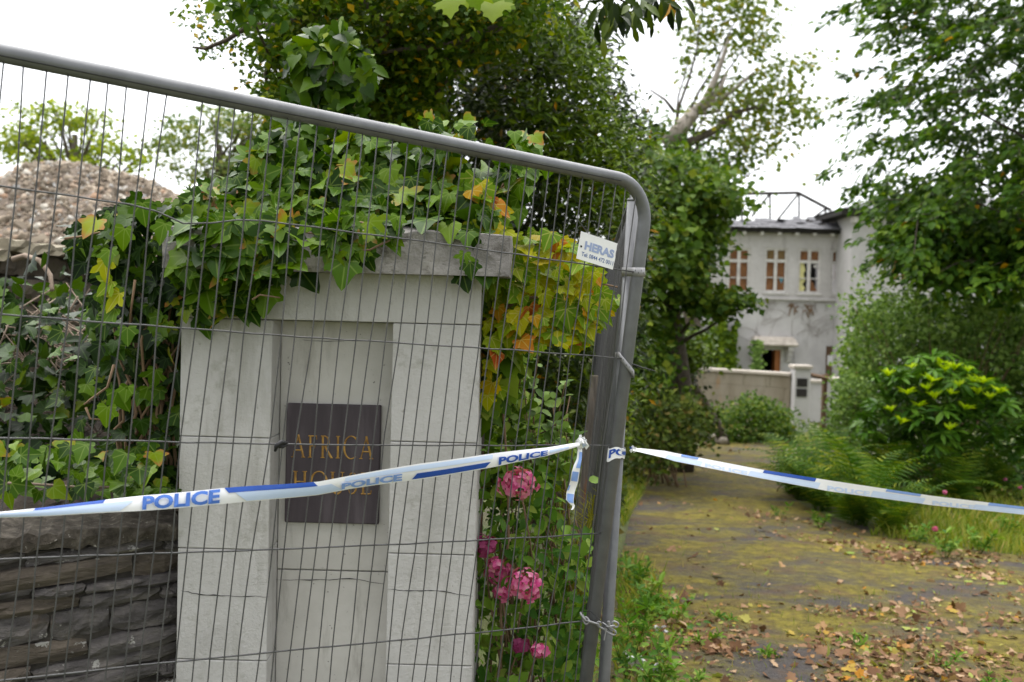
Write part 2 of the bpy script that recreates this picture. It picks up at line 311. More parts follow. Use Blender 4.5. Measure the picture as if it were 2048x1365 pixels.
# ------------------------------------------------------------------ leaf shapes (tip along +y, face along +z)
def tpl(half, fold=0.22, droop=0.15, centre=0.3):
    """leaf from the right half of its outline (base first, tip last), two faces meeting on the midrib"""
    h = np.array(half, float); n = len(h)
    pts = [(0.0, centre)] + [tuple(p) for p in h] + [(-p[0], p[1]) for p in h[-2:0:-1]]
    P = np.array(pts); Z = fold * np.abs(P[:, 0]) - droop * P[:, 1] ** 2
    V = np.column_stack([P, Z]); m = len(P) - 1
    Fc = [(0, 1 + i, 1 + (i + 1) % m) for i in range(m)]
    return V, np.array(Fc), P.copy()
T_IVY = tpl([(0, 0.02), (0.16, -0.13), (0.36, -0.14), (0.46, 0.0), (0.42, 0.14), (0.60, 0.28), (0.62, 0.40), (0.38, 0.46), (0.28, 0.60), (0.16, 0.82), (0, 0.98)], 0.16, 0.22)
T_IVY2 = tpl([(0, 0.0), (0.25, -0.12), (0.47, 0.06), (0.44, 0.30), (0.26, 0.52), (0.14, 0.76), (0, 1.0)], 0.12, 0.2)
T_IVY3 = tpl([(0, 0.02), (0.15, -0.12), (0.34, -0.12), (0.38, 0.04), (0.34, 0.14), (0.58, 0.22), (0.74, 0.46), (0.52, 0.50), (0.29, 0.44), (0.27, 0.62), (0.16, 0.88), (0, 1.06)], 0.2, 0.14)
T_SYC = tpl([(0, 0.02), (0.20, -0.14), (0.38, -0.16), (0.40, 0.02), (0.56, 0.10), (0.74, 0.30), (0.58, 0.36), (0.60, 0.56), (0.36, 0.50), (0.30, 0.60), (0.32, 0.78), (0.16, 0.82), (0, 1.05)], 0.14, 0.2)
T_OVAL = tpl([(0, 0), (0.22, 0.22), (0.27, 0.48), (0.16, 0.80), (0, 1.0)], 0.3, 0.25, 0.45)
T_ROUND = tpl([(0, 0), (0.30, 0.15), (0.42, 0.45), (0.26, 0.82), (0, 1.0)], 0.2, 0.2, 0.45)
T_LONG = tpl([(0, 0), (0.10, 0.25), (0.15, 0.58), (0.08, 0.86), (0, 1.0)], 0.3, 0.3, 0.5)
def _quad_leaf(wd, fold):
    V = np.array([(0, 0, 0), (wd, 0.5, fold), (0, 1, -0.1), (-wd, 0.5, fold)]); return V, np.array([(0, 1, 2), (0, 2, 3)]), V[:, :2].copy()
T_ROUND4 = (np.array([(0, 0, 0), (.3, .35, .08), (.22, .75, .02), (0, 1, -.12), (-.22, .75, .02), (-.3, .35, .08)]), np.array([(0, 1, 2), (0, 2, 3), (0, 3, 4), (0, 4, 5)]), np.zeros((6, 2)))
T_QUAD = _quad_leaf(0.34, 0.12); T_QLONG = _quad_leaf(0.16, 0.06); T_QWIDE = _quad_leaf(0.5, 0.15)
def basis(d, n):
    y = nrm(d); x = nrm(np.cross(y, n)); z = np.cross(x, y); return x, y, z
def leaf_mesh(name, T, pos, d, n, size):
    V, Fc, UV = T; x, y, z = basis(d, n); k = len(V); m = len(pos); s = np.asarray(size)[:, None, None]
    W = pos[:, None, :] + s * (x[:, None, :] * V[None, :, :1] + y[:, None, :] * V[None, :, 1:2] + z[:, None, :] * V[None, :, 2:3])
    Fa = (Fc[None] + (np.arange(m) * k)[:, None, None]).reshape(-1, 3)
    return mesh_np(name, W.reshape(-1, 3), Fa, np.tile(UV, (m, 1)))
_tpl_mesh = {}
def put_leaves(parent, Ts, mat, pos, d, n, size, singles=0, name='leaf', bulk='foliage'):
    """the leaves that show largest become parts of their own, the others one mass"""
    pos = np.asarray(pos); m = len(pos); size = np.asarray(size) * np.ones(m)
    dist = np.linalg.norm(pos - EYE, axis=1)
    order = np.argsort(-(size / dist) - 0.25 * rng.random(m) * (size / dist)) if singles and m > singles else np.arange(m)
    one = order[:singles]; rest = order[singles:]
    loc = np.array(parent.location)
    x, y, z = basis(d, n)
    for j, i in enumerate(one):
        T = Ts[j % len(Ts)]; key = (id(T), mat.name)
        if key not in _tpl_mesh:
            me = mesh_np(name, T[0], T[1], T[2]); me.materials.append(mat); _tpl_mesh[key] = me
        o = bpy.data.objects.new(name, _tpl_mesh[key]); COL.objects.link(o); o.parent = parent
        s = float(size[i]); p = pos[i] - loc
        o.matrix_basis = Matrix(((x[i, 0] * s, y[i, 0] * s, z[i, 0] * s, p[0]), (x[i, 1] * s, y[i, 1] * s, z[i, 1] * s, p[1]), (x[i, 2] * s, y[i, 2] * s, z[i, 2] * s, p[2]), (0, 0, 0, 1)))
    if len(rest):
        cs = np.array_split(rest, 1 if len(Ts) == 1 else len(Ts))
        for T, c in zip(Ts, cs):
            if len(c) == 0: continue
            o = link_mesh(bulk, leaf_mesh(bulk, T, pos[c], d[c], n[c], size[c]), mat, parent); tag(o, kind='stuff')
def orient(m, up=(0, -0.6, 0.6), spread=0.5, tip=(0, 0, -1), tspread=0.6):
    n = nrm(np.array(up) + rng.normal(0, spread, (m, 3))); d = nrm(np.array(tip) + rng.normal(0, tspread, (m, 3)))
    d = nrm(d - n * (d * n).sum(1, keepdims=True)); return d, n
def clumped(cent, per, spread):
    m = len(cent); P = np.repeat(cent, per, axis=0)
    return P + rng.normal(0, 1, P.shape) * np.array(spread)
def stems(paths, r0, r1, name, mat, parent, sides=5):
    mb = MB()
    for p in paths: mb.tube(p, list(np.linspace(r0, r1, len(p))), sides)
    return mb.build(name, mat, parent, smooth=True)
def wander(a, b, n=7, amp=0.05):
    a = np.asarray(a, float); b = np.asarray(b, float); t = np.linspace(0, 1, n)[:, None]
    p = a + (b - a) * t; k = rng.normal(0, amp, (n, 3)) * np.sin(np.pi * t); return p + np.cumsum(k, 0) * 0.5 * (np.sin(np.pi * t) + 0.15)

#@@STRUCTURE
# ================================================================== GROUND
def ground_sheet():
    xs = np.unique(np.concatenate([np.linspace(-400, -14, 14), np.linspace(-14, 16, 101), np.linspace(16, 400, 14)]))
    ys = np.unique(np.concatenate([np.linspace(-300, -2, 10), np.linspace(-2, 46, 161), np.linspace(46, 900, 16)]))
    X, Y = np.meshgrid(xs, ys); V = np.column_stack([X.ravel(), Y.ravel(), gz(X, Y).ravel()]); nx = len(xs)
    i = (np.arange(len(ys) - 1)[:, None] * nx + np.arange(nx - 1)[None]).ravel()
    o = link_mesh('ground', mesh_np('ground', V, np.column_stack([i, i + 1, i + nx + 1, i + nx])), None)
    m, t, out = new_mat('rough_grass_ground'); L = t.links; p = N(t, 'ShaderNodeBsdfPrincipled'); v = coords(t)
    n = noise(t, 1.3, 7, 0.65, v); r = ramp(t, [(0.3, (0.05, 0.04, 0.026)), (0.45, (0.085, 0.085, 0.03)), (0.6, (0.10, 0.13, 0.035)), (0.75, (0.16, 0.17, 0.06))]); L.new(n.outputs[0], r.inputs[0])
    L.new(r.outputs[0], p.inputs['Base Color']); p.inputs['Roughness'].default_value = 0.95
    b = N(t, 'ShaderNodeBump', Strength=0.8, Distance=0.03); nb = noise(t, 25, 6, 0.7, v); L.new(nb.outputs[0], b.inputs['Height']); L.new(b.outputs[0], p.inputs['Normal'])
    L.new(p.outputs[0], out.inputs[0]); o.data.materials.append(m); tag(o, kind='structure')
ground_sheet()
DL = ground(np.array([1150, 1205, 1240, 1262, 1300, 1370, 1440]), np.array([1600, 1300, 1130, 1030, 960, 905, 880.]))
DR = ground(np.array([3300, 2500, 1950, 1750, 1600, 1545, 1562, 1590]), np.array([1600, 1160, 1105, 1075, 1010, 955, 905, 880.]))
def drive_x(Y):
    return np.interp(Y, DL[:, 1], DL[:, 0]), np.interp(Y, DR[:, 1], DR[:, 0])
def drive():
    ys = np.linspace(1.2, DR[-1, 1] + 6, 130); k = 60; V = []
    a, b = drive_x(ys)
    for y, xa, xb in zip(ys, a, b):
        x = np.linspace(xa, xb, k); V.append(np.column_stack([x, np.full(k, y), gz(x, y) + 0.014]))
    V = np.concatenate(V); V[:, 2] += 0.004 * np.sin(V[:, 0] * 7) * np.sin(V[:, 1] * 5)
    i = (np.arange(len(ys) - 1)[:, None] * k + np.arange(k - 1)[None]).ravel()
    o = link_mesh('driveway', mesh_np('driveway', V, np.column_stack([i, i + 1, i + k + 1, i + k])), None)
    m, t, out = new_mat('mossy_asphalt'); L = t.links; p = N(t, 'ShaderNodeBsdfPrincipled'); v = coords(t)
    na = noise(t, 60, 5, 0.7, v); ra = ramp(t, [(0.3, (0.035, 0.031, 0.030)), (0.7, (0.085, 0.077, 0.074))]); L.new(na.outputs[0], ra.inputs[0])
    nm = noise(t, 11, 9, 0.78, v); rm = ramp(t, [(0.3, (0.042, 0.032, 0.009)), (0.45, (0.105, 0.085, 0.015)), (0.58, (0.185, 0.155, 0.022)), (0.74, (0.31, 0.27, 0.035))]); L.new(nm.outputs[0], rm.inputs[0])
    nf = noise(t, 1.6, 8, 0.68, coords(t, (0.75, 1, 1)), 0.6); rf = ramp(t, [(0.37, (0, 0, 0)), (0.54, (1, 1, 1))]); L.new(nf.outputs[0], rf.inputs[0])
    nd = noise(t, 3, 6, 0.7, v); rd = ramp(t, [(0.50, (0, 0, 0)), (0.66, (0.75, 0.75, 0.75))]); L.new(nd.outputs[0], rd.inputs[0])
    c = mixc(t, rf.outputs[0], ra.outputs[0], rm.outputs[0]); c = mixc(t, rd.outputs[0], c, (0.10, 0.062, 0.035))
    L.new(c, p.inputs['Base Color']); p.inputs['Roughness'].default_value = 0.9; p.inputs['Specular IOR Level'].default_value = 0.25
    b = N(t, 'ShaderNodeBump', Strength=0.9, Distance=0.02); nb = noise(t, 45, 6, 0.7, v)
    ad = N(t, 'ShaderNodeMath', operation='ADD'); L.new(nb.outputs[0], ad.inputs[0]); L.new(rf.outputs[0], ad.inputs[1]); L.new(ad.outputs[0], b.inputs['Height'])
    L.new(b.outputs[0], p.inputs['Normal']); L.new(p.outputs[0], out.inputs[0]); o.data.materials.append(m); tag(o, kind='structure')
drive()

# ================================================================== GATE PILLAR WITH NAME PLAQUE
YF = 2.90
PXL, PXR = onY(357, 1000, YF)[0], onY(957, 800, YF)[0]          # pillar sides
RXL, RXR = onY(541, 880, YF)[0], onY(781, 880, YF)[0]          # recess sides
def pz(px, py, Y=YF): return onY(px, py, Y)[2]
Z_CAPB = pz(800, 549); Z_LINT = pz(700, 644); Z_J = [pz(660, 880), pz(660, 1104), pz(660, 1326), pz(660, 1548)]
Z0 = 0.0; DEPTH = 0.62; RD = 0.105
pillar = thing('gate_pillar', ((PXL + PXR) / 2, YF + DEPTH / 2, Z0), 'pale grey painted gate pillar carrying a dark name plaque', 'pillar')
def block(lo, hi, mat, name='stone_block', parent=None, bev=0.0028):
    o = MB().bbox(lo, hi).build(name, mat, parent or pillar); m = o.modifiers.new('bevel', 'BEVEL'); m.width = bev; m.segments = 2; return o
g = 0.0011
MB().bbox((PXL + 0.012, YF + RD + 0.012, Z0), (PXR - 0.012, YF + DEPTH - 0.01, Z_CAPB)).build('core', M['joint'], pillar)
block((PXL, YF, Z_LINT + g), (PXR, YF + DEPTH, Z_CAPB), M['render'])
lv = [Z_LINT] + Z_J + [Z0]
for zt, zb in zip(lv[:-1], lv[1:]):
    block((PXL, YF, zb + g), (RXL, YF + DEPTH, zt - g), M['render']); block((RXR, YF, zb + g), (PXR, YF + DEPTH, zt - g), M['render'])
zc = pz(680, 1161)
block((RXL + 0.002, YF + RD, zc + 0.002), (RXR - 0.002, YF + DEPTH - 0.02, Z_LINT - 0.002), M['recess'], 'recess_panel')
block((RXL + 0.002, YF + RD + 0.002, Z0), (RXR - 0.002, YF + DEPTH - 0.02, zc - 0.002), M['recess'], 'recess_panel')
# cracks in the paint: thin raised lips with a dark gap
def crack(pts, Y, name='crack'):
    P = [onY(a, b, Y) for a, b in pts]; Q = []
    for a, b in zip(P[:-1], P[1:]):
        for t in np.linspace(0, 1, 6)[:-1]: Q.append(a + (b - a) * t + np.array([0, 0, random.uniform(-.002, .002)]))
    Q.append(P[-1]); mb = MB(); n = len(Q)
    V = []
    for i, q in enumerate(Q):
        h = 0.0011 * random.uniform(0.4, 1.6) * (0.25 + math.sin(math.pi * i / (n - 1)))
        V += [(q[0], Y - 0.0012, q[2] - h), (q[0], Y - 0.0012, q[2] + h)]
    mb.add(V, [(2 * i, 2 * i + 2, 2 * i + 3, 2 * i + 1) for i in range(n - 1)]); mb.build(name, M['black'], pillar)
crack([(362, 1181), (400, 1189), (470, 1192), (540, 1194)], YF); crack([(775, 1178), (830, 1182), (870, 1181), (945, 1193)], YF)
crack([(552, 1160), (600, 1161), (700, 1158), (768, 1168)], YF + RD); crack([(605, 681), (690, 684)], YF + RD)
# capstone: weathered slab with a shallow pyramid top
OV = 0.085; CT = pz(1020, 471, YF - OV)
def capstone():
    x0, x1, y0, y1 = PXL - .03, PXR + OV, YF - OV, YF + DEPTH + OV; n = 26; V = []; Fc = []
    zb = Z_CAPB - 0.002
    xs = np.linspace(x0, x1, n); ys = np.linspace(y0, y1, 20)
    def h(x, y):
        u = min((x - x0), (x1 - x)) / ((x1 - x0) / 2); v = min((y - y0), (y1 - y)) / ((y1 - y0) / 2); return CT + 0.085 * min(u, v) ** 0.9
    for y in ys:
        for x in xs: V.append((x + random.uniform(-.003, .003), y + random.uniform(-.003, .003), h(x, y) + random.uniform(-.004, .004)))
    idx = lambda i, j: j * n + i
    for j in range(19):
        for i in range(n - 1): Fc.append((idx(i, j), idx(i + 1, j), idx(i + 1, j + 1), idx(i, j + 1)))
    per = [idx(i, 0) for i in range(n)] + [idx(n - 1, j) for j in range(1, 20)] + [idx(i, 19) for i in range(n - 2, -1, -1)] + [idx(0, j) for j in range(18, 0, -1)]
    prev = per
    for lev in (0.66, 0.33, 0.0):
        cur = []
        for k in per:
            x, y, z = V[k]; cur.append(len(V)); V.append((x + random.uniform(-.004, .004), y + random.uniform(-.005, .004), zb + (z - zb) * lev + random.uniform(-.003, .003) * (lev > 0)))
        m = len(per)
        for k in range(m): Fc.append((prev[k], cur[k], cur[(k + 1) % m], prev[(k + 1) % m]))
        prev = cur
    Fc.append(tuple(prev)); MB().add(V, Fc).build('capstone', M['cap'], pillar)
capstone()
# plaque
PY = YF + RD - 0.018
pa = onY(573, 807, PY); pb = onY(757, 1050, PY)
plaque = block((pa[0], PY, pb[2]), (pb[0], YF + RD + 0.004, pa[2]), M['plaque'], 'plaque', bev=0.004)
def stroke(mb, pts, wid, y, ox, oz, s, depth=0.0022, kx=1.0):
    """letter stroke with a ridge: reads as cut and gilded"""
    P = np.array(pts, float); n = len(P); W = np.ones(n) * wid if not hasattr(wid, '__len__') else np.array(wid)
    T = np.gradient(P, axis=0); T = nrm(T); Nn = np.column_stack([-T[:, 1], T[:, 0]]); V = []
    for i in range(n):
        a, b = P[i] + Nn[i] * W[i] / 2, P[i] - Nn[i] * W[i] / 2
        for q, dd in ((a, 0.0003), (P[i], depth), (b, 0.0003)): V.append((ox + q[0] * s * kx, y - dd, oz + q[1] * s))
    Fc = []
    for i in range(n - 1):
        for k in (0, 1): Fc.append((3 * i + k, 3 * i + k + 1, 3 * i + 4 + k, 3 * i + 3 + k))
    mb.add(V, Fc)
def arc(cx, cz, rx, rz, a0, a1, n=20):
    t = np.radians(np.linspace(a0, a1, n)); return np.column_stack([cx + rx * np.cos(t), cz + rz * np.sin(t)]), t
TK, TN = 0.125, 0.06
def serif(x, z, wd=0.24): return ([(x - wd / 2, z), (x + wd / 2, z)], 0.045)
def glyph(ch):
    S = []
    if ch == 'A': S = [([(0.08, 0.02), (0.40, 1.02)], TN), ([(0.38, 1.02), (0.72, 0.02)], TK), ([(0.19, 0.33), (0.60, 0.33)], TN), serif(0.08, 0.02, 0.2), serif(0.72, 0.02, 0.24)]; w = 0.84
    elif ch in 'FE':
        S = [([(0.14, 0.02), (0.14, 0.98)], TK), serif(0.14, 0.02), ([(0.02, 0.97), (0.52, 0.97)], TN), ([(0.14, 0.53), (0.44, 0.53)], TN), ([(0.51, 0.99), (0.53, 0.82)], 0.045), ([(0.43, 0.61), (0.43, 0.45)], 0.045)]; w = 0.62
        if ch == 'E': S += [([(0.02, 0.03), (0.54, 0.03)], TN), ([(0.54, 0.02), (0.57, 0.20)], 0.045)]; w = 0.64
    elif ch == 'R':
        a, t = arc(0.20, 0.745, 0.30, 0.235, 90, -90); S = [([(0.14, 0.02), (0.14, 0.98)], TK), serif(0.14, 0.02), ([(0.02, 0.975), (0.22, 0.975)], TN), (a, TN + 0.07 * np.cos(t) ** 2), ([(0.14, 0.51), (0.22, 0.51)], TN), ([(0.28, 0.50), (0.68, 0.02)], TK), serif(0.70, 0.02, 0.14)]; w = 0.78
    elif ch == 'I': S = [([(0.14, 0.02), (0.14, 0.98)], TK), serif(0.14, 0.02), serif(0.14, 0.98)]; w = 0.34
    elif ch == 'C':
        a, t = arc(0.46, 0.5, 0.42, 0.5, 48, 312, 30); S = [(a, TN + 0.07 * np.cos(t) ** 2), ([(0.74, 0.98), (0.76, 0.80)], 0.045)]; w = 0.84
    elif ch == 'H': S = [([(0.14, 0.02), (0.14, 0.98)], TK), ([(0.64, 0.02), (0.64, 0.98)], TK), ([(0.14, 0.52), (0.64, 0.52)], TN)] + [serif(x, z) for x in (0.14, 0.64) for z in (0.02, 0.98)]; w = 0.82
    elif ch == 'O':
        a, t = arc(0.46, 0.5, 0.42, 0.5, 0, 360, 40); S = [(a, TN + 0.075 * np.cos(t) ** 2)]; w = 0.94
    elif ch == 'U':
        a, t = arc(0.39, 0.34, 0.26, 0.33, 180, 360, 20); S = [([(0.13, 0.98), (0.13, 0.33)], TK), (a, np.linspace(TK, TN, 20)), ([(0.65, 0.33), (0.65, 0.98)], TN), serif(0.13, 0.98), serif(0.65, 0.98, 0.2)]; w = 0.82
    elif ch == 'S':
        q = [(0.45, 0.82), (0.38, 0.94), (0.26, 0.98), (0.13, 0.91), (0.09, 0.76), (0.17, 0.62), (0.31, 0.50), (0.43, 0.37), (0.45, 0.20), (0.35, 0.06), (0.22, 0.02), (0.10, 0.08), (0.06, 0.22)]
        S = [(q, [0.05, 0.05, 0.06, 0.08, 0.10, 0.12, 0.13, 0.12, 0.10, 0.08, 0.06, 0.05, 0.05])]; w = 0.58
    return S, w
for word, (ax, ay), (bx, by), top in (('AFRICA', (583, 915), (747, 917), 870), ('HOUSE', (585, 986), (745, 988), 942)):
    a = onY(ax, ay, PY); b = onY(bx, by, PY); hgt = onY(ax, top, PY)[2] - a[2]
    tw = sum(glyph(c)[1] for c in word); gap = .10; kx = ((b[0] - a[0]) / hgt - gap * (len(word) - 1)) / tw; x = a[0]
    for c in word:
        S, wd = glyph(c); mb = MB()
        for pts, wi in S: stroke(mb, pts, wi, PY - 0.0005, x, a[2], hgt, kx=kx)
        mb.build('letter', M['gold'], plaque); x += (wd * kx + gap) * hgt

# ================================================================== SLATE RUBBLE WALL beside the pillar
def rough_stone(mb, c, sz, ang, tilt, seed):
    """slab of split stone: subdivided front, uneven edges"""
    r = random.Random(seed); nx, nz = 6, 3; L_, D_, H_ = sz; V = []; Fc = []
    ca, sa = math.cos(ang), math.sin(ang)
    for side in (0, 1):
        for j in range(nz + 1):
            for i in range(nx + 1):
                u, v_ = i / nx, j / nz; e = (abs(u - .5) * 2) ** 4; ez = (abs(v_ - .5) * 2) ** 3
                x = (u - .5) * L_ + r.uniform(-.006, .006) ; z = (v_ - .5) * H_ * (1 - 0.18 * e) + r.uniform(-.12, .12) * H_ * (0.6 if j in (0, nz) else 0.3)
                y = (-D_ / 2 + 0.012 * (e + ez) + r.uniform(-.008, .008)) if side == 0 else D_ / 2
                z += x * tilt; V.append((c[0] + x * ca - y * sa, c[1] + x * sa + y * ca, c[2] + z))
    n = (nx + 1) * (nz + 1); q = lambda s, i, j: s * n + j * (nx + 1) + i
    for j in range(nz):
        for i in range(nx):
            Fc.append((q(0, i, j), q(0, i + 1, j), q(0, i + 1, j + 1), q(0, i, j + 1)))
    for i in range(nx):
        Fc.append((q(0, i, 0), q(1, i, 0), q(1, i + 1, 0), q(0, i + 1, 0))); Fc.append((q(0, i, nz), q(0, i + 1, nz), q(1, i + 1, nz), q(1, i, nz)))
    for j in range(nz):
        Fc.append((q(0, 0, j), q(0, 0, j + 1), q(1, 0, j + 1), q(1, 0, j))); Fc.append((q(0, nx, j), q(1, nx, j), q(1, nx, j + 1), q(0, nx, j + 1)))
    mb.add(V, Fc); return mb
def rubble_wall(o, A, B, z0, z1, depth, hts, lens, mats, tilt0=0.0, seed=1, name='stone'):
    A = np.array(A, float); B = np.array(B, float); d = B - A; L_ = np.linalg.norm(d); ang = math.atan2(d[1], d[0]); dirv = d / L_; nv = np.array([-dirv[1], dirv[0]])
    r = random.Random(seed); z = z1; k = 0
    while z > z0 + 0.02:
        h = r.uniform(*hts); s = -r.uniform(0, lens[0])
        while s < L_:
            l = r.uniform(*lens); hh = h * r.uniform(0.86, 1.04); e0, e1 = max(s, 0), min(s + l, L_)
            if e1 - e0 > 0.03:
                c = A + dirv * (e0 + e1) / 2 + nv * (depth / 2 + r.uniform(-.014, .010))
                rough_stone(MB(), (c[0], c[1], z - h / 2), (e1 - e0 - 0.006, depth, hh), ang, tilt0 + r.uniform(-.05, .05), seed * 1000 + k).build(name, r.choice(mats), o); k += 1
            s += l
        z -= h
WA, WB = np.array([-2.35, 2.17]), np.array([PXL - 0.012, 2.985])
ztop = onY(355, 1041, WB[1])[2]
swall = thing('slate_wall', ((WA[0] + WB[0]) / 2, (WA[1] + WB[1]) / 2, 0), 'low dark slate rubble wall running up to the painted pillar', 'wall')
dW = nrm(WB - WA); nW = np.array([-dW[1], dW[0]])
rubble_wall(swall, WA, WB, 0.0, ztop - 0.055, 0.3, (0.024, 0.085), (0.12, 0.5), [M['slate_a'], M['slate_a'], M['slate_b']], 0.05, 3)
def prism(mb, A, B, y0, y1, z0, z1):
    V = []
    for P in (A, B):
        for yy, zz in ((y0, z0), (y1, z0), (y1, z1), (y0, z1)): q = P + nW * yy; V.append((q[0], q[1], zz))
    mb.add(V, [(0, 1, 2, 3), (7, 6, 5, 4), (0, 4, 5, 1), (1, 5, 6, 2), (2, 6, 7, 3), (3, 7, 4, 0)])
mb = MB(); prism(mb, WA + dW * .01, WB, 0.03, 0.30, 0.0, ztop - 0.06); mb.build('core', M['mortar_dark'], swall)
def coping(o, A, B, y0, y1, zb, zt, mat, n=40, seed=5, amp=0.008):
    r = random.Random(seed); prof = [(y0, zb), (y0 - .004, (zb + zt) / 2), (y0 + .006, zt - .004), (y0 + (y1 - y0) * .33, zt + .006), (y0 + (y1 - y0) * .66, zt + .008), (y1, zt), (y1, zb)]; V = []; Fc = []; k = len(prof)
    for i in range(n + 1):
        P = A + (B - A) * i / n
        for yy, zz in prof: q = P + nrm(np.array([-(B - A)[1], (B - A)[0]])) * (yy + r.uniform(-amp, amp)); V.append((q[0], q[1], zz + r.uniform(-amp, amp)))
    for i in range(n):
        for j in range(k): j2 = (j + 1) % k; Fc.append((i * k + j, (i + 1) * k + j, (i + 1) * k + j2, i * k + j2))
    Fc += [tuple(range(k)), tuple(n * k + j for j in reversed(range(k)))]
    return MB().add(V, Fc).build('coping', mat, o)
coping(swall, WA, WB, -0.012, 0.34, ztop - 0.052, ztop, M['coping'], 60)

# bank of earth behind the slate wall, tall old wall beyond it
RA, RB = at(-420, 460, 3.9), at(0, 478, 5.0); RC = at(370, 524, 7.2)
def bank():
    xs = np.linspace(-3.6, PXL - 0.03, 34); V = []; n = 34
    for i, x in enumerate(xs):
        yf = np.interp(x, [WA[0], WB[0]], [WA[1], WB[1]]) + 0.33; yb = 6.6
        for k in range(16):
            t = k / 15; y = yf + (yb - yf) * t; V.append((x, y, ztop - 0.02 + 0.22 * min(1, t * 2.2) + 0.05 * math.sin(x * 5 + k) * t + random.uniform(-.015, .015)))
        V.append((x, yb, -0.3))
    Fc = []
    for i in range(n - 1):
        for k in range(16): a = i * 17 + k; Fc.append((a, a + 17, a + 18, a + 1))
    o = MB().add(V, Fc).build('bank', M['soil']); tag(o, kind='structure')
bank()
oldw = thing('boundary_wall', (*RB[:2], 0), 'tall mossy stone boundary wall behind the ivy, below the rubble heap', 'wall')
for k, (P, Q) in enumerate(((RA, RB), (RB, RC))):
    a2, b2 = P[:2], Q[:2]
    rubble_wall(oldw, a2, b2, 0.95, P[2] - 0.06, 0.35, (0.09, 0.17), (0.2, 0.5), [M['wallstone']], 0, 11 + k)
    d_ = nrm(b2 - a2); nn = np.array([-d_[1], d_[0]]); mbw = MB(); V = []
    for X_ in (a2, b2):
        for yy, zz in ((0.03, 0), (0.34, 0), (0.34, P[2] - .06), (0.03, P[2] - .06)): q = X_ + nn * yy; V.append((q[0], q[1], zz))
    mbw.add(V, [(0, 1, 2, 3), (7, 6, 5, 4), (0, 4, 5, 1), (1, 5, 6, 2), (2, 6, 7, 3), (3, 7, 4, 0)]); mbw.build('core', M['mortar_dark'], oldw)
    coping(oldw, a2, b2, -0.05, 0.42, P[2] - 0.06, P[2], M['wallcap'], 30, 9 + k, 0.012)

# ================================================================== FENCE PANELS
FS = lambda x: F_PX / (990 - 0.242 * x)                       # depth of the front fence panel under photo column x
P0 = at(1231, 897, 2.885); eS = nrm(at(0, 882, FS(0)) - P0)
eT = nrm(at(1281, 450, 2.862) - at(1165, 1365, 2.915))
SP = 0.2535; TOP = 3 * SP + 0.005; BOT = TOP - 1.97; PITCHV = 0.0383
def fence_panel(name, label, O, s, t, length, rad=0.0188, seed=3, bent=True, feet=True):
    r = random.Random(seed); n = np.cross(s, t); n = n / np.linalg.norm(n)
    if np.dot(n, EYE - O) < 0: n = -n
    P = lambda a, b, c=0.0: O + s * a + t * b + n * c
    o = thing(name, P(length / 2, BOT), label, 'fence', 'wire mesh fence panels')
    rc = 0.115; path = [P(0, BOT + 0.0), P(0, TOP - rc)]
    for k in range(1, 9): an = k / 9 * math.pi / 2; path.append(P(rc - rc * math.cos(an), TOP - rc + rc * math.sin(an)))
    path += [P(rc, TOP), P(length * .33, TOP), P(length * .66, TOP), P(length - rc, TOP)]
    for k in range(1, 9): an = k / 9 * math.pi / 2; path.append(P(length - rc + rc * math.sin(an), TOP - rc + rc * math.cos(an)))
    path += [P(length, TOP - rc), P(length, BOT)]
    fr = MB().tube(path, rad, 20).build('pipe_frame', M['galv'], o, smooth=True)
    # weld seam along the top rail: a fine bead
    MB().tube([P(x, TOP - 0.0075, rad * 0.925) for x in np.linspace(rc, length - rc, 12)], 0.0014, 5).build('weld_seam', M['black'], fr, smooth=True)
    MB().tube([P(0, BOT + 0.14), P(length, BOT + 0.14)], 0.014, 10).build('bottom_rail', M['galv'], o, smooth=True)
    hz = [TOP - SP * k for k in range(1, 8)]
    hz = [h for h in hz if h > BOT + 0.16]
    for k, h in enumerate(hz):
        pts = []
        for x in np.linspace(0.0, length, 60):
            b = 0.004 * math.sin(x * 3 + k) + r.uniform(-.0012, .0012)
            if bent and k == 0: b -= 0.028 * math.exp(-((x - 1.28) / 0.06) ** 2) + 0.012 * math.exp(-((x - 1.20) / 0.03) ** 2)
            pts.append(P(x, h + b, 0.004))
        MB().tube(pts, 0.0021, 6).build('horizontal_wire', M['wire'], o, smooth=True)
    nv = int((length - 0.05) / PITCHV)
    for i in range(1, nv):
        x = i * PITCHV + 0.012; js = 0; pts = []
        rows = np.linspace(TOP - 0.012, BOT + 0.14, 26)
        ph, am = r.uniform(0, 6), r.uniform(0.0008, 0.003)
        kink = [r.uniform(-.005, .005) * (2.2 if r.random() < .12 else 1) for _ in range(10)]
        for h in rows:
            f = (TOP - h) / SP; a = int(f); js = kink[min(a, 9)] * (1 - (f - a)) + kink[min(a + 1, 9)] * (f - a)
            pts.append(P(x + js + am * math.sin(h * 5 + ph), h, 0.0075 + 0.0015 * math.sin(h * 12 + ph)))
        if bent and i == 34: pts = pts[4:]
        MB().tube(pts, 0.0017, 5).build('vertical_wire', M['wire'], o, smooth=True)
    if feet:
        for e in (0, length):
            q = P(e, BOT); zt = q[2] + 0.01; zb = float(gz(q[0], q[1])) - 0.01
            b = thing('ballast_block', (q[0], q[1], zb), 'moulded black ballast block under %s' % ('the chained corner posts' if e == 0 and seed == 3 else 'the free end of the %s fence panel' % ('front' if seed == 3 else 'receding') if e else 'the receding fence panel'), 'ballast block')
            MB().box((q[0], q[1], (zb + zt) / 2), (0.22, 0.34, max(0.05, zt - zb))).build('block', M['black'], b, bevel=0.02)
    return o, P
fence1, PF1 = fence_panel('mesh_fence', 'wire mesh fence panel leaning across the front of the painted pillar', P0, eS, eT, 3.45)
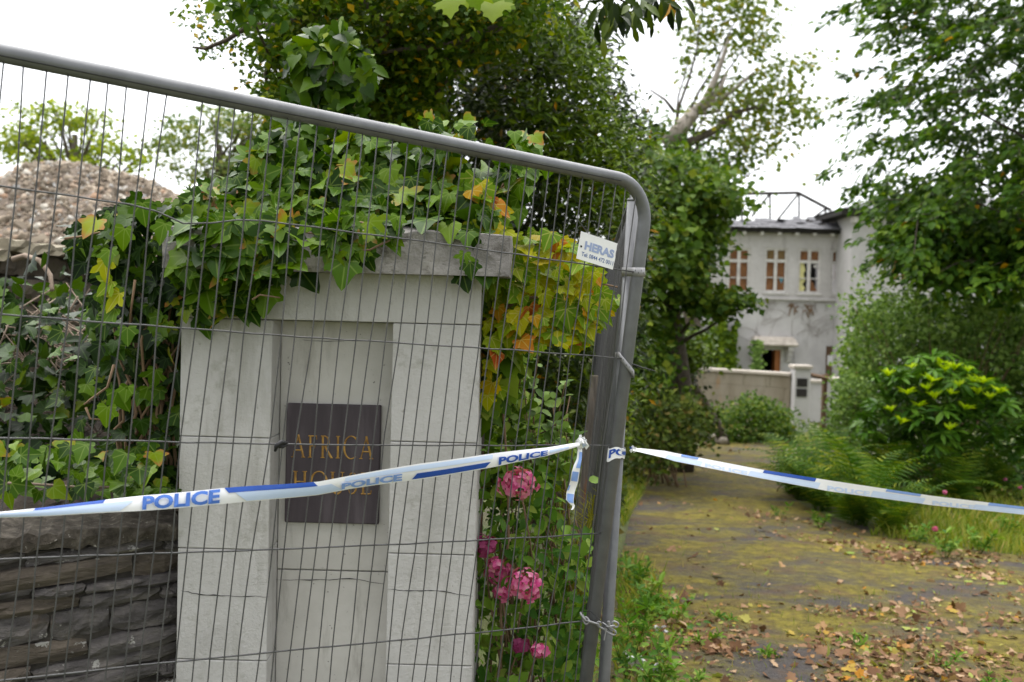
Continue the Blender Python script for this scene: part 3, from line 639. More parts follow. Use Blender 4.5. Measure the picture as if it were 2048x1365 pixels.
Q0 = at(1221, 897, 2.965); e2 = nrm(at(1151, 712, 1.0) - EYE); t2 = nrm(at(1264, 450, 2.94) - at(1166, 1365, 3.0))
fence2, PF2 = fence_panel('mesh_fence', 'wire mesh fence panel running away down the drive side from the corner posts', Q0, e2, t2, 3.45, seed=8, bent=False, feet=False)

spare = thing('fence_post', at(1200, 1730, 2.96), 'loose galvanised tube post chained upright beside the fence corner', 'post')
PL, PH_ = at(1208, 1365, 2.955), at(1266, 404, 2.915)
def post3(cy): return PL + (PH_ - PL) * ((1365 - cy) / 961)
zb_ = (PL[2] + .02) / ((PH_ - PL)[2]); MB().tube([PL - (PH_ - PL) * zb_, PL, PH_], .0176, 18).build('tube', M['galv'], spare, smooth=True)
MB().tube([PH_, PH_ + nrm(PH_ - PL) * .008], .0178, 18).build('end_cap', M['galv'], spare, smooth=True)
#@@OBJECTS
# ================================================================== DERELICT HOUSE
M['hrender'] = surf('house_render', [(0.3, (0.42, 0.40, 0.395)), (0.6, (0.51, 0.49, 0.485)), (0.8, (0.57, 0.55, 0.54))], 1.2, 0.95, 0.9, 9, extra=[(0.9, 0.55, 0.70, (0.28, 0.26, 0.25), (1.5, 1, 0.5)), (7, 0.64, 0.70, (0.24, 0.225, 0.215), (1, 1, 1))], bdist=0.04)
M['hsmooth'] = surf('house_smooth_render', [(0.3, (0.42, 0.405, 0.41)), (0.7, (0.51, 0.50, 0.495))], 1.5, 0.95, 0.3, 12, extra=[(1.2, 0.56, 0.72, (0.29, 0.275, 0.265), (1.5, 1, 0.5))])
M['hwhite'] = surf('flaking_white_paint', [(0.3, (0.44, 0.42, 0.41)), (0.6, (0.62, 0.60, 0.58))], 6, 0.8, 0.3, 30, extra=[(9, 0.63, 0.70, (0.28, 0.24, 0.20), (1, 1, 1))])
M['board'] = surf('chipboard', [(0.3, (0.13, 0.058, 0.024)), (0.6, (0.22, 0.10, 0.042)), (0.8, (0.29, 0.145, 0.065))], 5, 0.85, 0.3, 30)
M['board_dull'] = surf('dull_chipboard', [(0.3, (0.13, 0.085, 0.035)), (0.7, (0.22, 0.14, 0.06))], 5, 0.85, 0.3, 30)
M['yellow'] = plain('pale_yellow_board', (0.66, 0.62, 0.28), 0.8)
M['void'] = plain('dark_interior', (0.012, 0.011, 0.011), 0.95)  # near-black: the unlit dark inside the house put into the colour
M['slate_roof'] = surf('roof_slate', [(0.3, (0.05, 0.05, 0.055)), (0.7, (0.15, 0.15, 0.165))], 3, 0.7, 0.4, 20)
M['charred'] = surf('charred_timber', [(0.3, (0.012, 0.011, 0.010)), (0.7, (0.04, 0.036, 0.034))], 5, 0.9, 0.5, 20)
M['steel'] = surf('sooty_steel', [(0.3, (0.03, 0.027, 0.025)), (0.7, (0.07, 0.06, 0.055))], 5, 0.8, 0, 20, metallic=0.2)
M['brown'] = surf('brown_board', [(0.3, (0.10, 0.06, 0.035)), (0.7, (0.17, 0.105, 0.065))], 4, 0.85, 0.3, 20)
M['door'] = plain('orange_door', (0.34, 0.12, 0.03), 0.6)
M['pipe'] = plain('grey_downpipe', (0.30, 0.28, 0.26), 0.7)
M['sandstone'] = surf('weathered_hood', [(0.3, (0.34, 0.30, 0.26)), (0.7, (0.55, 0.50, 0.44))], 5, 0.9, 0.4, 20)
HY = 38.0; KX = F_PX / HY
def hp(px, py, dy=0.0):
    q = onY(px, py, HY); q = q.copy(); q[1] += dy; return q
def rect(cx, cy, wpx, hpx, Y=HY):
    c = onY(cx, cy, Y); k = F_PX / Y; return c[0] - wpx / 2 / k, c[0] + wpx / 2 / k, c[2] - hpx / 2 / k, c[2] + hpx / 2 / k
hx0, hx1 = hp(1330, 600)[0], hp(1700, 600)[0]
z_eave = hp(1590, 466)[2]; z_str = hp(1590, 600)[2]; z_gr = float(gz(12, HY)) - 0.1
house = thing('derelict_house', ((hx0 + hx1) / 2, HY + 3, z_gr), 'derelict grey rendered house with boarded windows and burnt-out roof frame', 'house')
wins = [rect(1478, 541, 44, 88), rect(1552, 541, 45, 88), rect(1619, 543, 45, 88), rect(1677, 545, 30, 88), rect(1404, 539, 44, 88)]
door_r = rect(1543, 743, 48, 96); board_r = rect(1666, 732, 28, 78)
def wall_holes(x0, x1, z0, z1, holes, Y, mat, name, reveal=0.14):
    xs = sorted({x0, x1, *[h[0] for h in holes], *[h[1] for h in holes]}); zs = sorted({z0, z1, *[h[2] for h in holes], *[h[3] for h in holes]}); mb = MB()
    xs = [x for x in xs if x0 <= x <= x1]; zs = [z for z in zs if z0 <= z <= z1]
    for a, b in zip(xs[:-1], xs[1:]):
        for c, d in zip(zs[:-1], zs[1:]):
            mx, mz = (a + b) / 2, (c + d) / 2
            if any(h[0] < mx < h[1] and h[2] < mz < h[3] for h in holes): continue
            mb.add([(a, Y, c), (b, Y, c), (b, Y, d), (a, Y, d)], [(0, 1, 2, 3)])
    for h in holes:
        a, b, c, d = h; e = Y + reveal
        mb.add([(a, Y, c), (a, Y, d), (a, e, d), (a, e, c)], [(0, 1, 2, 3)]); mb.add([(b, Y, c), (b, e, c), (b, e, d), (b, Y, d)], [(0, 1, 2, 3)])
        mb.add([(a, Y, d), (b, Y, d), (b, e, d), (a, e, d)], [(0, 1, 2, 3)]); mb.add([(a, Y, c), (a, e, c), (b, e, c), (b, Y, c)], [(0, 1, 2, 3)])
    mb.add([(x0, Y + 6, z0), (x1, Y + 6, z0), (x1, Y + 6, z1), (x0, Y + 6, z1)], [(3, 2, 1, 0)])
    mb.add([(x0, Y, z0), (x0, Y + 6, z0), (x0, Y + 6, z1), (x0, Y, z1)], [(3, 2, 1, 0)]); mb.add([(x1, Y, z0), (x1, Y + 6, z0), (x1, Y + 6, z1), (x1, Y, z1)], [(0, 1, 2, 3)])
    return mb.build(name, mat, house)
wall_holes(hx0, hx1, z_str, z_eave, wins, HY, M['hrender'], 'wall')
wall_holes(hx0, hx1, z_gr, z_str, [door_r, board_r], HY + 0.06, M['hsmooth'], 'wall')
MB().bbox((hx0, HY - 0.07, z_str - 0.03), (hx1, HY + 0.1, z_str + 0.06)).build('string_course', M['hrender'], house, bevel=0.02)
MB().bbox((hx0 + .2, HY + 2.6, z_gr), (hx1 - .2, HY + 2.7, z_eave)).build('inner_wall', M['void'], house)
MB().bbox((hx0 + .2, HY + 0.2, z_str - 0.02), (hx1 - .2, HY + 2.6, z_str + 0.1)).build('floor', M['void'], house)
def bar(o, x0, x1, z0, z1, Y, dp, mat, name): return MB().bbox((x0, Y, z0), (x1, Y + dp, z1)).build(name, mat, o)
for wi, (a, b, c, d) in enumerate(wins):
    wn = thing('window', (0, 0, 0), None, None); wn.parent = house; wn.location = Vector(((a + b) / 2, HY + .06, (c + d) / 2)) - house.location
    mid = (a + b) / 2; zt = d - (d - c) * 0.285; zg = c + (zt - c) * 0.47; y = HY + 0.05; F_ = 0.075; mb = MB()
    for x0_, x1_, z0_, z1_, dy in ((a - .02, a + F_, c, d, 0), (b - F_, b + .02, c, d, 0), (a + F_, b - F_, d - F_, d + .02, .004), (a + F_, b - F_, c - .02, c + F_, .004), (mid - .055, mid + .055, c + F_, d - F_, .008), (a + F_, b - F_, zt - .055, zt + .055, .012), (a + F_, b - F_, zg - .018, zg + .018, .03)):
        mb.bbox((x0_, y + dy, z0_), (x1_, y + .09, z1_))
    mb.build('frame', M['hwhite'], wn)
    MB().bbox((a - .06, HY - .05, c - .07), (b + .06, HY + .06, c - .022)).build('sill', M['hwhite'], wn, bevel=.01)
    for side in (0, 1):
        x0_, x1_ = (a + F_, mid - .05) if side == 0 else (mid + .05, b - F_)
        bar(wn, x0_, x1_, zt + .05, d - F_, y + .10, .02, M['board_dull'] if wi == 1 else M['board'], 'board')
        if wi == 2 and side == 0:      # torn pale board, hole beside it
            zs = np.linspace(c + F_, zt - .05, 9); V = []
            for k, z in enumerate(zs): V += [(x0_, y + .1, z), (x0_ + (x1_ - x0_) * (0.62 + 0.16 * math.sin(k * 2.3) + .08 * (k % 2)), y + .1, z)]
            MB().add(V, [(2 * k, 2 * k + 1, 2 * k + 3, 2 * k + 2) for k in range(8)]).build('torn_board', M['yellow'], wn)
        elif wi == 2 and side == 1:
            zs = np.linspace(c + F_, zg, 6); V = []
            for k, z in enumerate(zs): V += [(x0_, y + .1, z), (x0_ + (x1_ - x0_) * (0.95 - .16 * k + .1 * (k % 2)), y + .1, z)]
            MB().add(V, [(2 * k, 2 * k + 1, 2 * k + 3, 2 * k + 2) for k in range(5)]).build('torn_board', M['board'], wn)
            MB().bbox((x0_ + .16, y + .12, zg + .42), (x0_ + .27, y + .14, zg + .53)).build('torn_board', M['hwhite'], wn)
        elif wi == 3 and side == 0:
            bar(wn, x0_ + .12, x1_, zg, zt - .05, y + .10, .02, M['board'], 'board')
        else: bar(wn, x0_, x1_, c + F_, zt - .05, y + .10, .02, M['board'], 'board')
        if wi == 1 and side == 1:
            MB().add([(x0_ + .12, y + .095, zg - .02), (x0_ + .30, y + .095, zg), (x0_ + .2, y + .095, zg - .22)], [(0, 2, 1)]).build('blue_scrap', plain('blue_scrap', (.10, .30, .42)), wn)
# eaves, blocks, broken slates
MB().bbox((hx0, HY - 0.34, z_eave - 0.02), (hx1 + .1, HY + 0.25, z_eave + 0.17)).build('eaves', M['charred'], house)
for k in range(-4, 6):
    c = hp(1590.7 + 35.0 * k, 468 + .8 * k)
    if hx0 < c[0] < hx1 - .1: MB().bbox((c[0] - .065, HY - .30, c[2] - .07), (c[0] + .065, HY + .02, c[2] + .07)).build('eaves_block', M['hwhite'], house)
roofp = thing('roof', (0, 0, 0), None, None); roofp.parent = house; roofp.location = Vector((hx0, HY, z_eave)) - house.location
sl0 = MB().box((0, 0, 0), (0.27, 0.42, 0.02)).mesh('slate'); sl0.materials.append(M['slate_roof'])
for row in range(4):
    for k in range(int((hx1 - hx0 + .2) / .28)):
        x = hx0 + .14 + k * .28 + (row % 2) * .14
        if row > 0 and random.random() < (0.08, 0.10, 0.35, 0.62)[row]: continue
        o = bpy.data.objects.new('slate', sl0); COL.objects.link(o); o.parent = roofp
        tl = 0.42 if random.random() < .9 else random.uniform(-.3, .9)
        o.location = (x - hx0, -0.30 + row * .24, 0.21 + row * .125 + random.uniform(-.01, .02)); o.rotation_euler = (tl, random.uniform(-.05, .05), random.uniform(-.06, .06))
for (px, py, l, an) in ((1575, 441, .55, .15), (1602, 446, .5, -.1), (1630, 443, .45, -.5), (1590, 448, .6, .05)):
    c = hp(px, py, .35); o = MB().box(c, (l, .3, .05), Matrix.Rotation(an, 3, 'Y')).build('charred_plank', M['charred'], roofp)
# exposed steel roof frame
TY = 1.4
def tp(px, py): return hp(px, py) * np.array([1, 1, 1]) + (hp(px, py) - EYE) * (TY / HY)
truss = [((1330, 391), (1540, 387)), ((1540, 387), (1596, 386)), ((1596, 386), (1662, 421)), ((1484, 388), (1484, 446)), ((1540, 387), (1540, 448)), ((1598, 387), (1598, 448)), ((1651, 415), (1651, 448)),
         ((1540, 388), (1503, 434)), ((1597, 388), (1552, 444)), ((1651, 418), (1616, 444)), ((1484, 388), (1446, 440))]
for k, (a, b) in enumerate(truss):
    MB().tube([tp(*a), tp(*b)], 0.065 if k < 3 else 0.042, 6).build('roof_strut', M['steel'], house)
# door, hood, brackets
a, b, c, d = door_r
dr = thing('doorway', (0, 0, 0), None, None); dr.parent = house; dr.location = Vector(((a + b) / 2, HY, c)) - house.location
for x0_, x1_ in ((a, a + .1), (b - .1, b)): bar(dr, x0_, x1_, c, d, HY + .08, .1, M['hwhite'], 'door_frame')
bar(dr, a + .1, b - .1, d - .1, d, HY + .084, .09, M['hwhite'], 'door_frame')
bar(dr, b - .30, b - .1, c, d - .1, HY + .16, .5, M['door'], 'door_leaf')
h0, h1 = hp(1499, 690), hp(1589, 692); hz = (h0[2] + h1[2]) / 2
hood = MB(); V = []
prof = [(0.0, 0.0), (-.55, 0.0), (-.60, .06), (-.55, .12), (-.5, .22), (-.36, .34), (0.0, .36)]
for x in (h0[0], h1[0]):
    ins = .12 if x == h0[0] else -.12
    for k, (yy, zz) in enumerate(prof): V.append((x + (ins if zz > .13 else 0), HY + .055 + yy, hz + zz - .02))
n = len(prof); hood.add(V, [tuple(range(n)), tuple(range(2 * n - 1, n - 1, -1))] + [(k, k + n, (k + 1) % n + n, (k + 1) % n) for k in range(n)])
hood.build('door_hood', M['sandstone'], dr)
for px in (1507, 1577):
    q = hp(px, 692); br = MB()
    for k, (w_, h_, dd) in enumerate(((.20, .16, .48), (.17, .2, .34), (.15, .2, .2), (.18, .1, .14))): br.bbox((q[0] - w_ / 2, HY + .058 - dd, hz - .03 - .16 * k - h_), (q[0] + w_ / 2, HY + .058, hz - .03 - .16 * k + (0 if k == 0 else -.001)))
    br.build('bracket', M['hwhite'], dr, bevel=.01)
a, b, c, d = board_r; bar(house, a, b, c, d, HY + .12, .05, M['brown'], 'boarded_door')
pr = rect(1664, 721, 15, 19); bar(house, pr[0], pr[1], pr[2], pr[3], HY + .10, .012, M['litter_paper'], 'notice')
MB().tube([hp(1688, 462, -.14), hp(1697, 480, -.14), hp(1697, 600, -.14), hp(1689, 800, -.14)], 0.06, 10).build('downpipe', M['pipe'], house, smooth=True)
# dead creeper stems on the wall
cr = []
for k in range(34):
    x, z = random.uniform(1420, 1680), random.uniform(612, 690); pts = []; an = random.uniform(-2.6, -.5)
    for j in range(9): pts.append(hp(x, z, .05 - .012)); an += random.uniform(-.5, .5); x += 7 * math.cos(an); z += 4.5 * math.sin(an); z = max(z, 606)
    cr.append(pts)
cr.append([hp(*p, .045) for p in ((1587, 790), (1589, 740), (1588, 700), (1584, 660), (1585, 640), (1600, 632), (1622, 612))])
stems(cr, 0.009, 0.004, 'dead_creeper', M['creeper'], house, 4)
st = MB()
for (px, py) in ((1584, 610), (1619, 612)):
    for k in range(14): q = hp(px + random.uniform(-7, 7), py + random.uniform(-3, 12), .03); st.tube([q, q + np.array([random.uniform(-.15, .15), -.03, random.uniform(-.25, .1)])], .025, 4)
st.build('dead_creeper', M['stem'], house)
# right-hand wing, a little nearer
WY = 36.4
def wp(px, py, dy=0.0): q = onY(px, py, WY).copy(); q[1] += dy; return q
wx0, wx1 = wp(1699, 600)[0], wp(2330, 600)[0]; zE = wp(1720, 432)[2]; zL = wp(1770, 621)[2]
wing = thing('wing', (0, 0, 0), None, None); wing.parent = house; wing.location = Vector((wx0, WY, z_gr)) - house.location
MB().bbox((wx0, WY, z_gr), (wx1, WY + 7, zE)).build('wall', M['hsmooth'], wing)
MB().bbox((wx0 - .06, WY - .16, zL - .17), (wx1, WY + .04, zL + .12)).build('ledge', M['hsmooth'], wing, bevel=.02)
MB().bbox((wx0 - .55, WY - .5, zE + .002), (wx1 + .5, WY + 7, zE + .2)).build('eaves', M['charred'], wing)
q = wp(1706, 441); MB().bbox((q[0] - .09, WY - .3, q[2] - .1), (q[0] + .09, WY + .02, q[2] + .1)).build('eaves_block', M['hwhite'], wing)
MB().add([(wx0 - .6, WY - .55, zE + .21), (wx1 + .6, WY - .55, zE + .21), (wx1 - 2, WY + 3, zE + 1.1), (wx0 + 2.5, WY + 3, zE + 1.1), (wx0 - .6, WY + 7, zE + .21), (wx1 + .6, WY + 7, zE + .21)], [(0, 1, 2, 3), (0, 3, 4), (1, 5, 2), (2, 5, 4, 3)]).build('roof', M['slate_roof'], wing)
for (px, py, wpx, hpx) in ((1722, 668, 52, 9), (1722, 691, 52, 6)):
    a, b, c, d = rect(px, py, wpx, hpx, WY); MB().bbox((a, WY - .25, c), (b, WY + .02, d)).build('window_hood', M['sandstone'], wing, bevel=.02)
for (px, py, wpx, hpx) in ((1722, 735, 38, 70), (1800, 520, 44, 88), (1880, 520, 44, 88), (1960, 520, 44, 88), (1840, 735, 44, 80), (1940, 735, 44, 80)):
    a, b, c, d = rect(px, py, wpx, hpx, WY); wn = MB()
    for t_ in ((a, a + .07, c, d), (b - .07, b, c, d), (a + .07, b - .07, d - .07, d), (a + .07, b - .07, c, c + .07), ((a + b) / 2 - .04, (a + b) / 2 + .04, c + .07, d - .07)): wn.bbox((t_[0], WY - .05, t_[2]), (t_[1], WY + .02, t_[3]))
    fr = wn.build('window', M['hwhite'], wing); MB().bbox((a + .02, WY - .012, c + .02), (b - .02, WY - .004, d - .02)).build('board', M['board'], fr)

# ================================================================== GARDEN WALL, PIERS, GATE BOARDS
M['gwall'] = surf('stained_block_wall', [(0.3, (0.19, 0.16, 0.115)), (0.55, (0.27, 0.24, 0.19)), (0.75, (0.34, 0.315, 0.27))], 1.6, 0.95, 0.4, 14, (1.4, 1, 0.35), extra=[(1.3, 0.60, 0.70, (0.30, 0.17, 0.07), (2, 1, 0.45)), (1.8, 0.57, 0.70, (0.14, 0.125, 0.07), (2, 1, 0.5))])
GA, GB = onY(1340, 732, 22.0), onY(1588, 742, 20.3)
gw = thing('garden_wall', ((GA[0] + GB[0]) / 2, (GA[1] + GB[1]) / 2, float(gz(5, 21))), 'stained rendered block garden wall in front of the house', 'wall')
gd = nrm(GB[:2] - GA[:2]); gl = np.linalg.norm(GB[:2] - GA[:2]); gang = math.atan2(gd[1], gd[0]); RM = Matrix.Rotation(gang, 3, 'Z'); gzb = float(gz(5, 21)) - .15
nb = 5; ch = (GA[2] - .07 - gzb) / nb
for row in range(nb):
    s0 = -(0.3 if row % 2 else 0)
    while s0 < gl:
        e0, e1 = max(0, s0), min(gl, s0 + .6); s0 += .6
        if e1 - e0 < .05: continue
        m_ = GA[:2] + gd * (e0 + e1) / 2; z_ = gzb + ch * (row + .5)
        MB().box((m_[0], m_[1] + .1, z_), (e1 - e0 - .006, .2, ch - .006), RM).build('block', M['gwall'], gw, bevel=.005)
m_ = (GA[:2] + GB[:2]) / 2; MB().box((m_[0], m_[1] + .1, (gzb + GA[2] - .08) / 2), (gl - .02, .185, GA[2] - .08 - gzb), RM).build('core', M['gwall'], gw)
MB().box((m_[0], m_[1] + .1, GA[2] - .035), (gl, .27, .07), RM).build('coping', M['sandstone'], gw, bevel=.015)
def pier(px0, px1, py0, py1, Y, label, plates):
    a, b = onY(px0, (py0 + py1) / 2, Y), onY(px1, (py0 + py1) / 2, Y); zt = onY((px0 + px1) / 2, py0, Y)[2]; zb = min(onY((px0 + px1) / 2, py1, Y)[2], float(gz(a[0], Y))) - .05; wd = b[0] - a[0]
    o = thing('gate_pier', ((a[0] + b[0]) / 2, Y + wd / 2, zb), label, 'pier')
    MB().bbox((a[0], Y, zb), (b[0], Y + wd, zt - .07)).build('shaft', M['hsmooth'], o, bevel=.01)
    MB().bbox((a[0] - .035, Y - .035, zt - .069), (b[0] + .035, Y + wd + .035, zt)).build('cap', M['sandstone'], o, bevel=.012)
    for (c0, c1, r0, r1) in plates:
        p_, q_ = onY(c0, r0, Y), onY(c1, r1, Y); MB().bbox((p_[0], Y - .02, q_[2]), (q_[0], Y + .004, p_[2])).build('plate', M['charred'], o)
    return o
pier(1588, 1620, 731, 874, 20.1, 'slim grey gate pier with two dark square plates, ending the garden wall', [(1594, 1614, 757, 774), (1593, 1613, 778, 794)])
pier(1656, 1684, 756, 868, 20.4, 'plain pale gate pier half hidden by the grey-green shrub', [])
gr = thing('gate_rail', (*onY(1640, 752, 20.2)[:2], float(gz(6, 20.2))), 'brown timber rail across the gap between the gate piers', 'rail')
p_, q_ = onY(1621, 750, 20.25), onY(1657, 758, 20.4); MB().tube([p_, q_], .045, 4).build('rail', M['brown'], gr)
MB().bbox((onY(1650, 800, 20.5)[0] - .05, 20.5, float(gz(6, 20.5)) - .05), (onY(1650, 800, 20.5)[0] + .06, 20.6, p_[2])).build('post', M['brown'], gr)
# low block wall seen through the gap
bw = thing('low_wall', (*onY(1640, 800, 23)[:2], float(gz(6.5, 23))), 'low grey wall seen through the gap beside the slim pier', 'wall')
a, b = onY(1600, 765, 23), onY(1700, 768, 23); MB().bbox((a[0], 23, float(gz(6.5, 23)) - .1), (b[0], 23.2, a[2])).build('wall', M['hsmooth'], bw); MB().bbox((a[0] - .02, 22.96, a[2] + .001), (b[0] + .02, 23.24, a[2] + .06)).build('coping', M['sandstone'], bw)

# ================================================================== RUBBLE HEAP
M['rubble'] = surf('demolition_dust', [(0.3, (0.11, 0.088, 0.068)), (0.6, (0.22, 0.178, 0.142))], 2.5, 0.95, 1.0, 8, bdist=.1)
M['chunk'] = leaf_mat('rubble_chunk', [(0, (0.15, 0.13, 0.11)), (0.4, (0.26, 0.22, 0.18)), (0.7, (0.37, 0.32, 0.27)), (0.8, (0.34, 0.23, 0.17)), (0.86, (0.31, 0.31, 0.32)), (0.96, (0.50, 0.47, 0.43)), (1, (0.70, 0.67, 0.62))], 0.95, 0.0, spec=.15)
HC = at(120, 318, 22.0); hb = float(gz(HC[0], 22)) ; HH = HC[2] - hb
heap = thing('rubble_heap', (HC[0], HC[1], hb), 'tall heap of brick and stone demolition rubble beyond the boundary wall', 'rubble heap')
def heap_h(x, y):
    dx = (x - HC[0]) * (.64 if x > HC[0] else 1.25); dy = (y - HC[1]) * 0.9; r_ = math.hypot(dx, dy); a_ = math.atan2(dy, dx)
    r_ *= 1 + .06 * math.sin(3 * a_ + 1) + .04 * math.sin(7 * a_)
    return max(0, HH * (1 - (math.sqrt(r_ * r_ + .8) - .894) / 8.0) + .10 * math.sin(x * 2.1) * math.sin(y * 1.7 + 1))
nx = 70; V = []; xs = np.linspace(HC[0] - 11, HC[0] + 10, nx); ys = np.linspace(HC[1] - 10, HC[1] + 10, 60)
for y in ys:
    for x in xs: V.append((x, y, hb - .1 + heap_h(x, y) + random.uniform(-.05, .05)))
MB().add(V, [(j * nx + i, j * nx + i + 1, (j + 1) * nx + i + 1, (j + 1) * nx + i) for j in range(59) for i in range(nx - 1)]).build('mound', M['rubble'], heap)
cubeV = np.array([(x, y, z) for x in (-1, 1) for y in (-1, 1) for z in (-1, 1)], float)
cubeF = np.array([(0, 1, 3), (0, 3, 2), (4, 6, 7), (4, 7, 5), (0, 4, 5), (0, 5, 1), (2, 3, 7), (2, 7, 6), (0, 2, 6), (0, 6, 4), (1, 5, 7), (1, 7, 3)])
def chunks(P, S, name, mat, parent):
    m = len(P); q = rng.normal(size=(m, 4)); q /= np.linalg.norm(q, axis=1, keepdims=True); a_, b_, c_, d_ = q.T
    Rm = np.stack([np.stack([1 - 2 * (c_**2 + d_**2), 2 * (b_*c_ - a_*d_), 2 * (b_*d_ + a_*c_)], -1), np.stack([2 * (b_*c_ + a_*d_), 1 - 2 * (b_**2 + d_**2), 2 * (c_*d_ - a_*b_)], -1), np.stack([2 * (b_*d_ - a_*c_), 2 * (c_*d_ + a_*b_), 1 - 2 * (b_**2 + c_**2)], -1)], 1)
    L_ = cubeV[None] * (S[:, None, None] * rng.uniform(.25, 1, (m, 1, 3))) * rng.uniform(.75, 1.15, (m, 8, 3))
    W = np.einsum('mij,mkj->mki', Rm, L_) + P[:, None]
    Fa = (cubeF[None] + (np.arange(m) * 8)[:, None, None]).reshape(-1, 3)
    return link_mesh(name, mesh_np(name, W.reshape(-1, 3), Fa), mat, parent)
m = 27000; th = rng.uniform(math.pi * .95, math.pi * 2.05, m); rr = 8.0 * np.sqrt(rng.random(m)); X = HC[0] + rr * np.cos(th); Yp = HC[1] + rr * np.sin(th)
Pz = np.array([hb - .1 + heap_h(x, y) for x, y in zip(X, Yp)])
S = np.clip(rng.lognormal(math.log(.030), .5, m), .014, .11)
tag(chunks(np.column_stack([X, Yp, Pz + S * .2]), S, 'rubble', M['chunk'], heap), kind='stuff')
def big_chunk(s):
    r = random.Random(s); mb = MB(); mb.box((0, 0, 0), (1, r.uniform(.5, .9), r.uniform(.25, .6)), None, .14); me = mb.mesh('rubble_block'); return me
kinds = [big_chunk(k) for k in range(6)]
for k, me in enumerate(kinds): me.materials.append(M['chunk'])
for k in range(90):
    t_ = random.uniform(math.pi * 1.1, math.pi * 2.0); r_ = 7 * math.sqrt(random.random()); x, y = HC[0] + r_ * math.cos(t_), HC[1] + r_ * math.sin(t_)
    o = bpy.data.objects.new('rubble_block', kinds[k % 6]); COL.objects.link(o); o.parent = heap; s_ = random.uniform(.10, .24); o.scale = (s_, s_, s_)
    o.location = (x - HC[0], y - HC[1], heap_h(x, y) - .1 + .03); o.rotation_euler = [random.uniform(-.6, .6), random.uniform(-.6, .6), random.uniform(0, 6)]
#@@DETAIL
# ================================================================== POLICE TAPE
_nf = np.cross(eS, eT); _nf = _nf / np.linalg.norm(_nf); _nf = _nf if np.dot(_nf, EYE - P0) > 0 else -_nf
def onf(px, py, off=0.0):
    """point on the front fence panel under a photo pixel, off metres proud of it"""
    q = ray(px, py); O = P0 + _nf * off; return EYE + q * (np.dot(O - EYE, _nf) / np.dot(q, _nf))
def hull(u, cy, off):
    """loop pulled tight round both corner posts at photo row cy"""
    t = (897 - cy) / 690; c = (PF1(0, t), post3(cy)); a = u * 2 * math.pi; dv = np.array([math.cos(a), math.sin(a), 0])
    b = max(c, key=lambda p: float(np.dot(p, dv))); return b + dv * (0.0195 + off)
def text_mesh(txt, bold=0.0):
    cu = bpy.data.curves.new('t', 'FONT'); cu.body = txt; cu.offset = bold; cu.size = 1.0; cu.resolution_u = 3
    o = bpy.data.objects.new('t', cu); COL.objects.link(o); dg = bpy.context.evaluated_depsgraph_get(); dg.update()
    me = o.evaluated_get(dg).to_mesh(); V = np.array([tuple(v.co) for v in me.vertices]); Fc = [tuple(p.vertices) for p in me.polygons]
    o.evaluated_get(dg).to_mesh_clear(); bpy.data.objects.remove(o); bpy.data.curves.remove(cu)
    lo, hi = V.min(0), V.max(0); V = (V - lo) / np.maximum(hi - lo, 1e-6); return V[:, :2], Fc
TXT = {k: text_mesh(k, b) for k, b in (('POLICE', .04), ('HERAS', .05), ('Tel: 0844 472 0011', .012), ('PO', .04))}
def ribbon(f, n, m, name, mat, parent, off=0.0, u0=0, u1=1, v0=0, v1=1, slant=0.0):
    """grid over the surface f(u, v, off)"""
    V = []; Fc = []
    for i in range(n + 1):
        for j in range(m + 1):
            v = v0 + (v1 - v0) * j / m; u = u0 + (u1 - u0) * i / n + slant * (v - .5); V.append(f(u, v, off))
    for i in range(n):
        for j in range(m): a = i * (m + 1) + j; Fc.append((a, a + m + 1, a + m + 2, a + 1))
    return MB().add(V, Fc).build(name, mat, parent, smooth=True)
def lettering(f, txt, u0, u1, v0, v1, mat, parent, off, skew=0.0, name='lettering'):
    P, Fc = TXT[txt]; V = [f(u0 + (u1 - u0) * (p[0] + skew * p[1]), v0 + (v1 - v0) * p[1], off) for p in P]; return MB().add(V, Fc).build(name, mat, parent)
tx = np.array([-70, 0, 100, 207, 286, 458, 637, 700, 839, 990, 1095, 1140, 1160.])
tt = np.array([1032, 1024, 1013, 1001, 991, 976, 963, 952, 927, 907, 895, 887, 884.])
tb = np.array([1041, 1036, 1032, 1027, 1022, 1008, 990, 979, 959, 935, 912, 898, 892.])
def f_tape(u, v, off):
    px = float(np.clip(u, tx[0], tx[-1])); a, b = np.interp(px, tx, tb), np.interp(px, tx, tt)
    wob = 1.2 * math.sin(px / 43.0); return onf(px + (v - .5) * 2, a + (b - a) * v + wob * 0.6, 0.016 + off - 0.010 * math.sin(px / 160.0) * (v - .5) + .004 * math.sin(v * 3.1))
tape = thing('police_tape', f_tape(500, 0, 0), 'blue and white police tape stretched across the fence front below the plaque lettering', 'tape', None)
ribbon(f_tape, 160, 4, 'strip', M['tape'], tape, 0, -70, 1160)
def patch(f, par, u0, u1, v0, v1, mat, off, sl=0): ribbon(f, max(6, int((u1 - u0) / 8)), 3, 'print', mat, par, off, u0, u1, v0, v1, sl)
patch(f_tape, tape, -60, 258, 0.08, 0.74, M['tape_pale'], .0015, 40); patch(f_tape, tape, 60, 200, 0.76, 1.0, M['tape_blue'], .0018, 20)
lettering(f_tape, 'POLICE', 285, 440, 0.06, 0.96, M['tape_ink'], tape, .006, .0)
patch(f_tape, tape, 476, 668, 0.05, 0.64, M['tape_pale'], .0015, -40); patch(f_tape, tape, 462, 640, 0.66, 1.0, M['tape_blue'], .0018, -28)
lettering(f_tape, 'POLICE', 684, 805, 0.06, 0.52, M['tape_mid'], tape, .005, .0)
patch(f_tape, tape, 690, 985, 0.60, 0.90, M['tape_pale'], .0012, 0); patch(f_tape, tape, 838, 985, 0.06, 0.40, M['tape_blue'], .0018, 30)
lettering(f_tape, 'POLICE', 998, 1096, 0.06, 0.66, M['tape_blue'], tape, .005, .0)
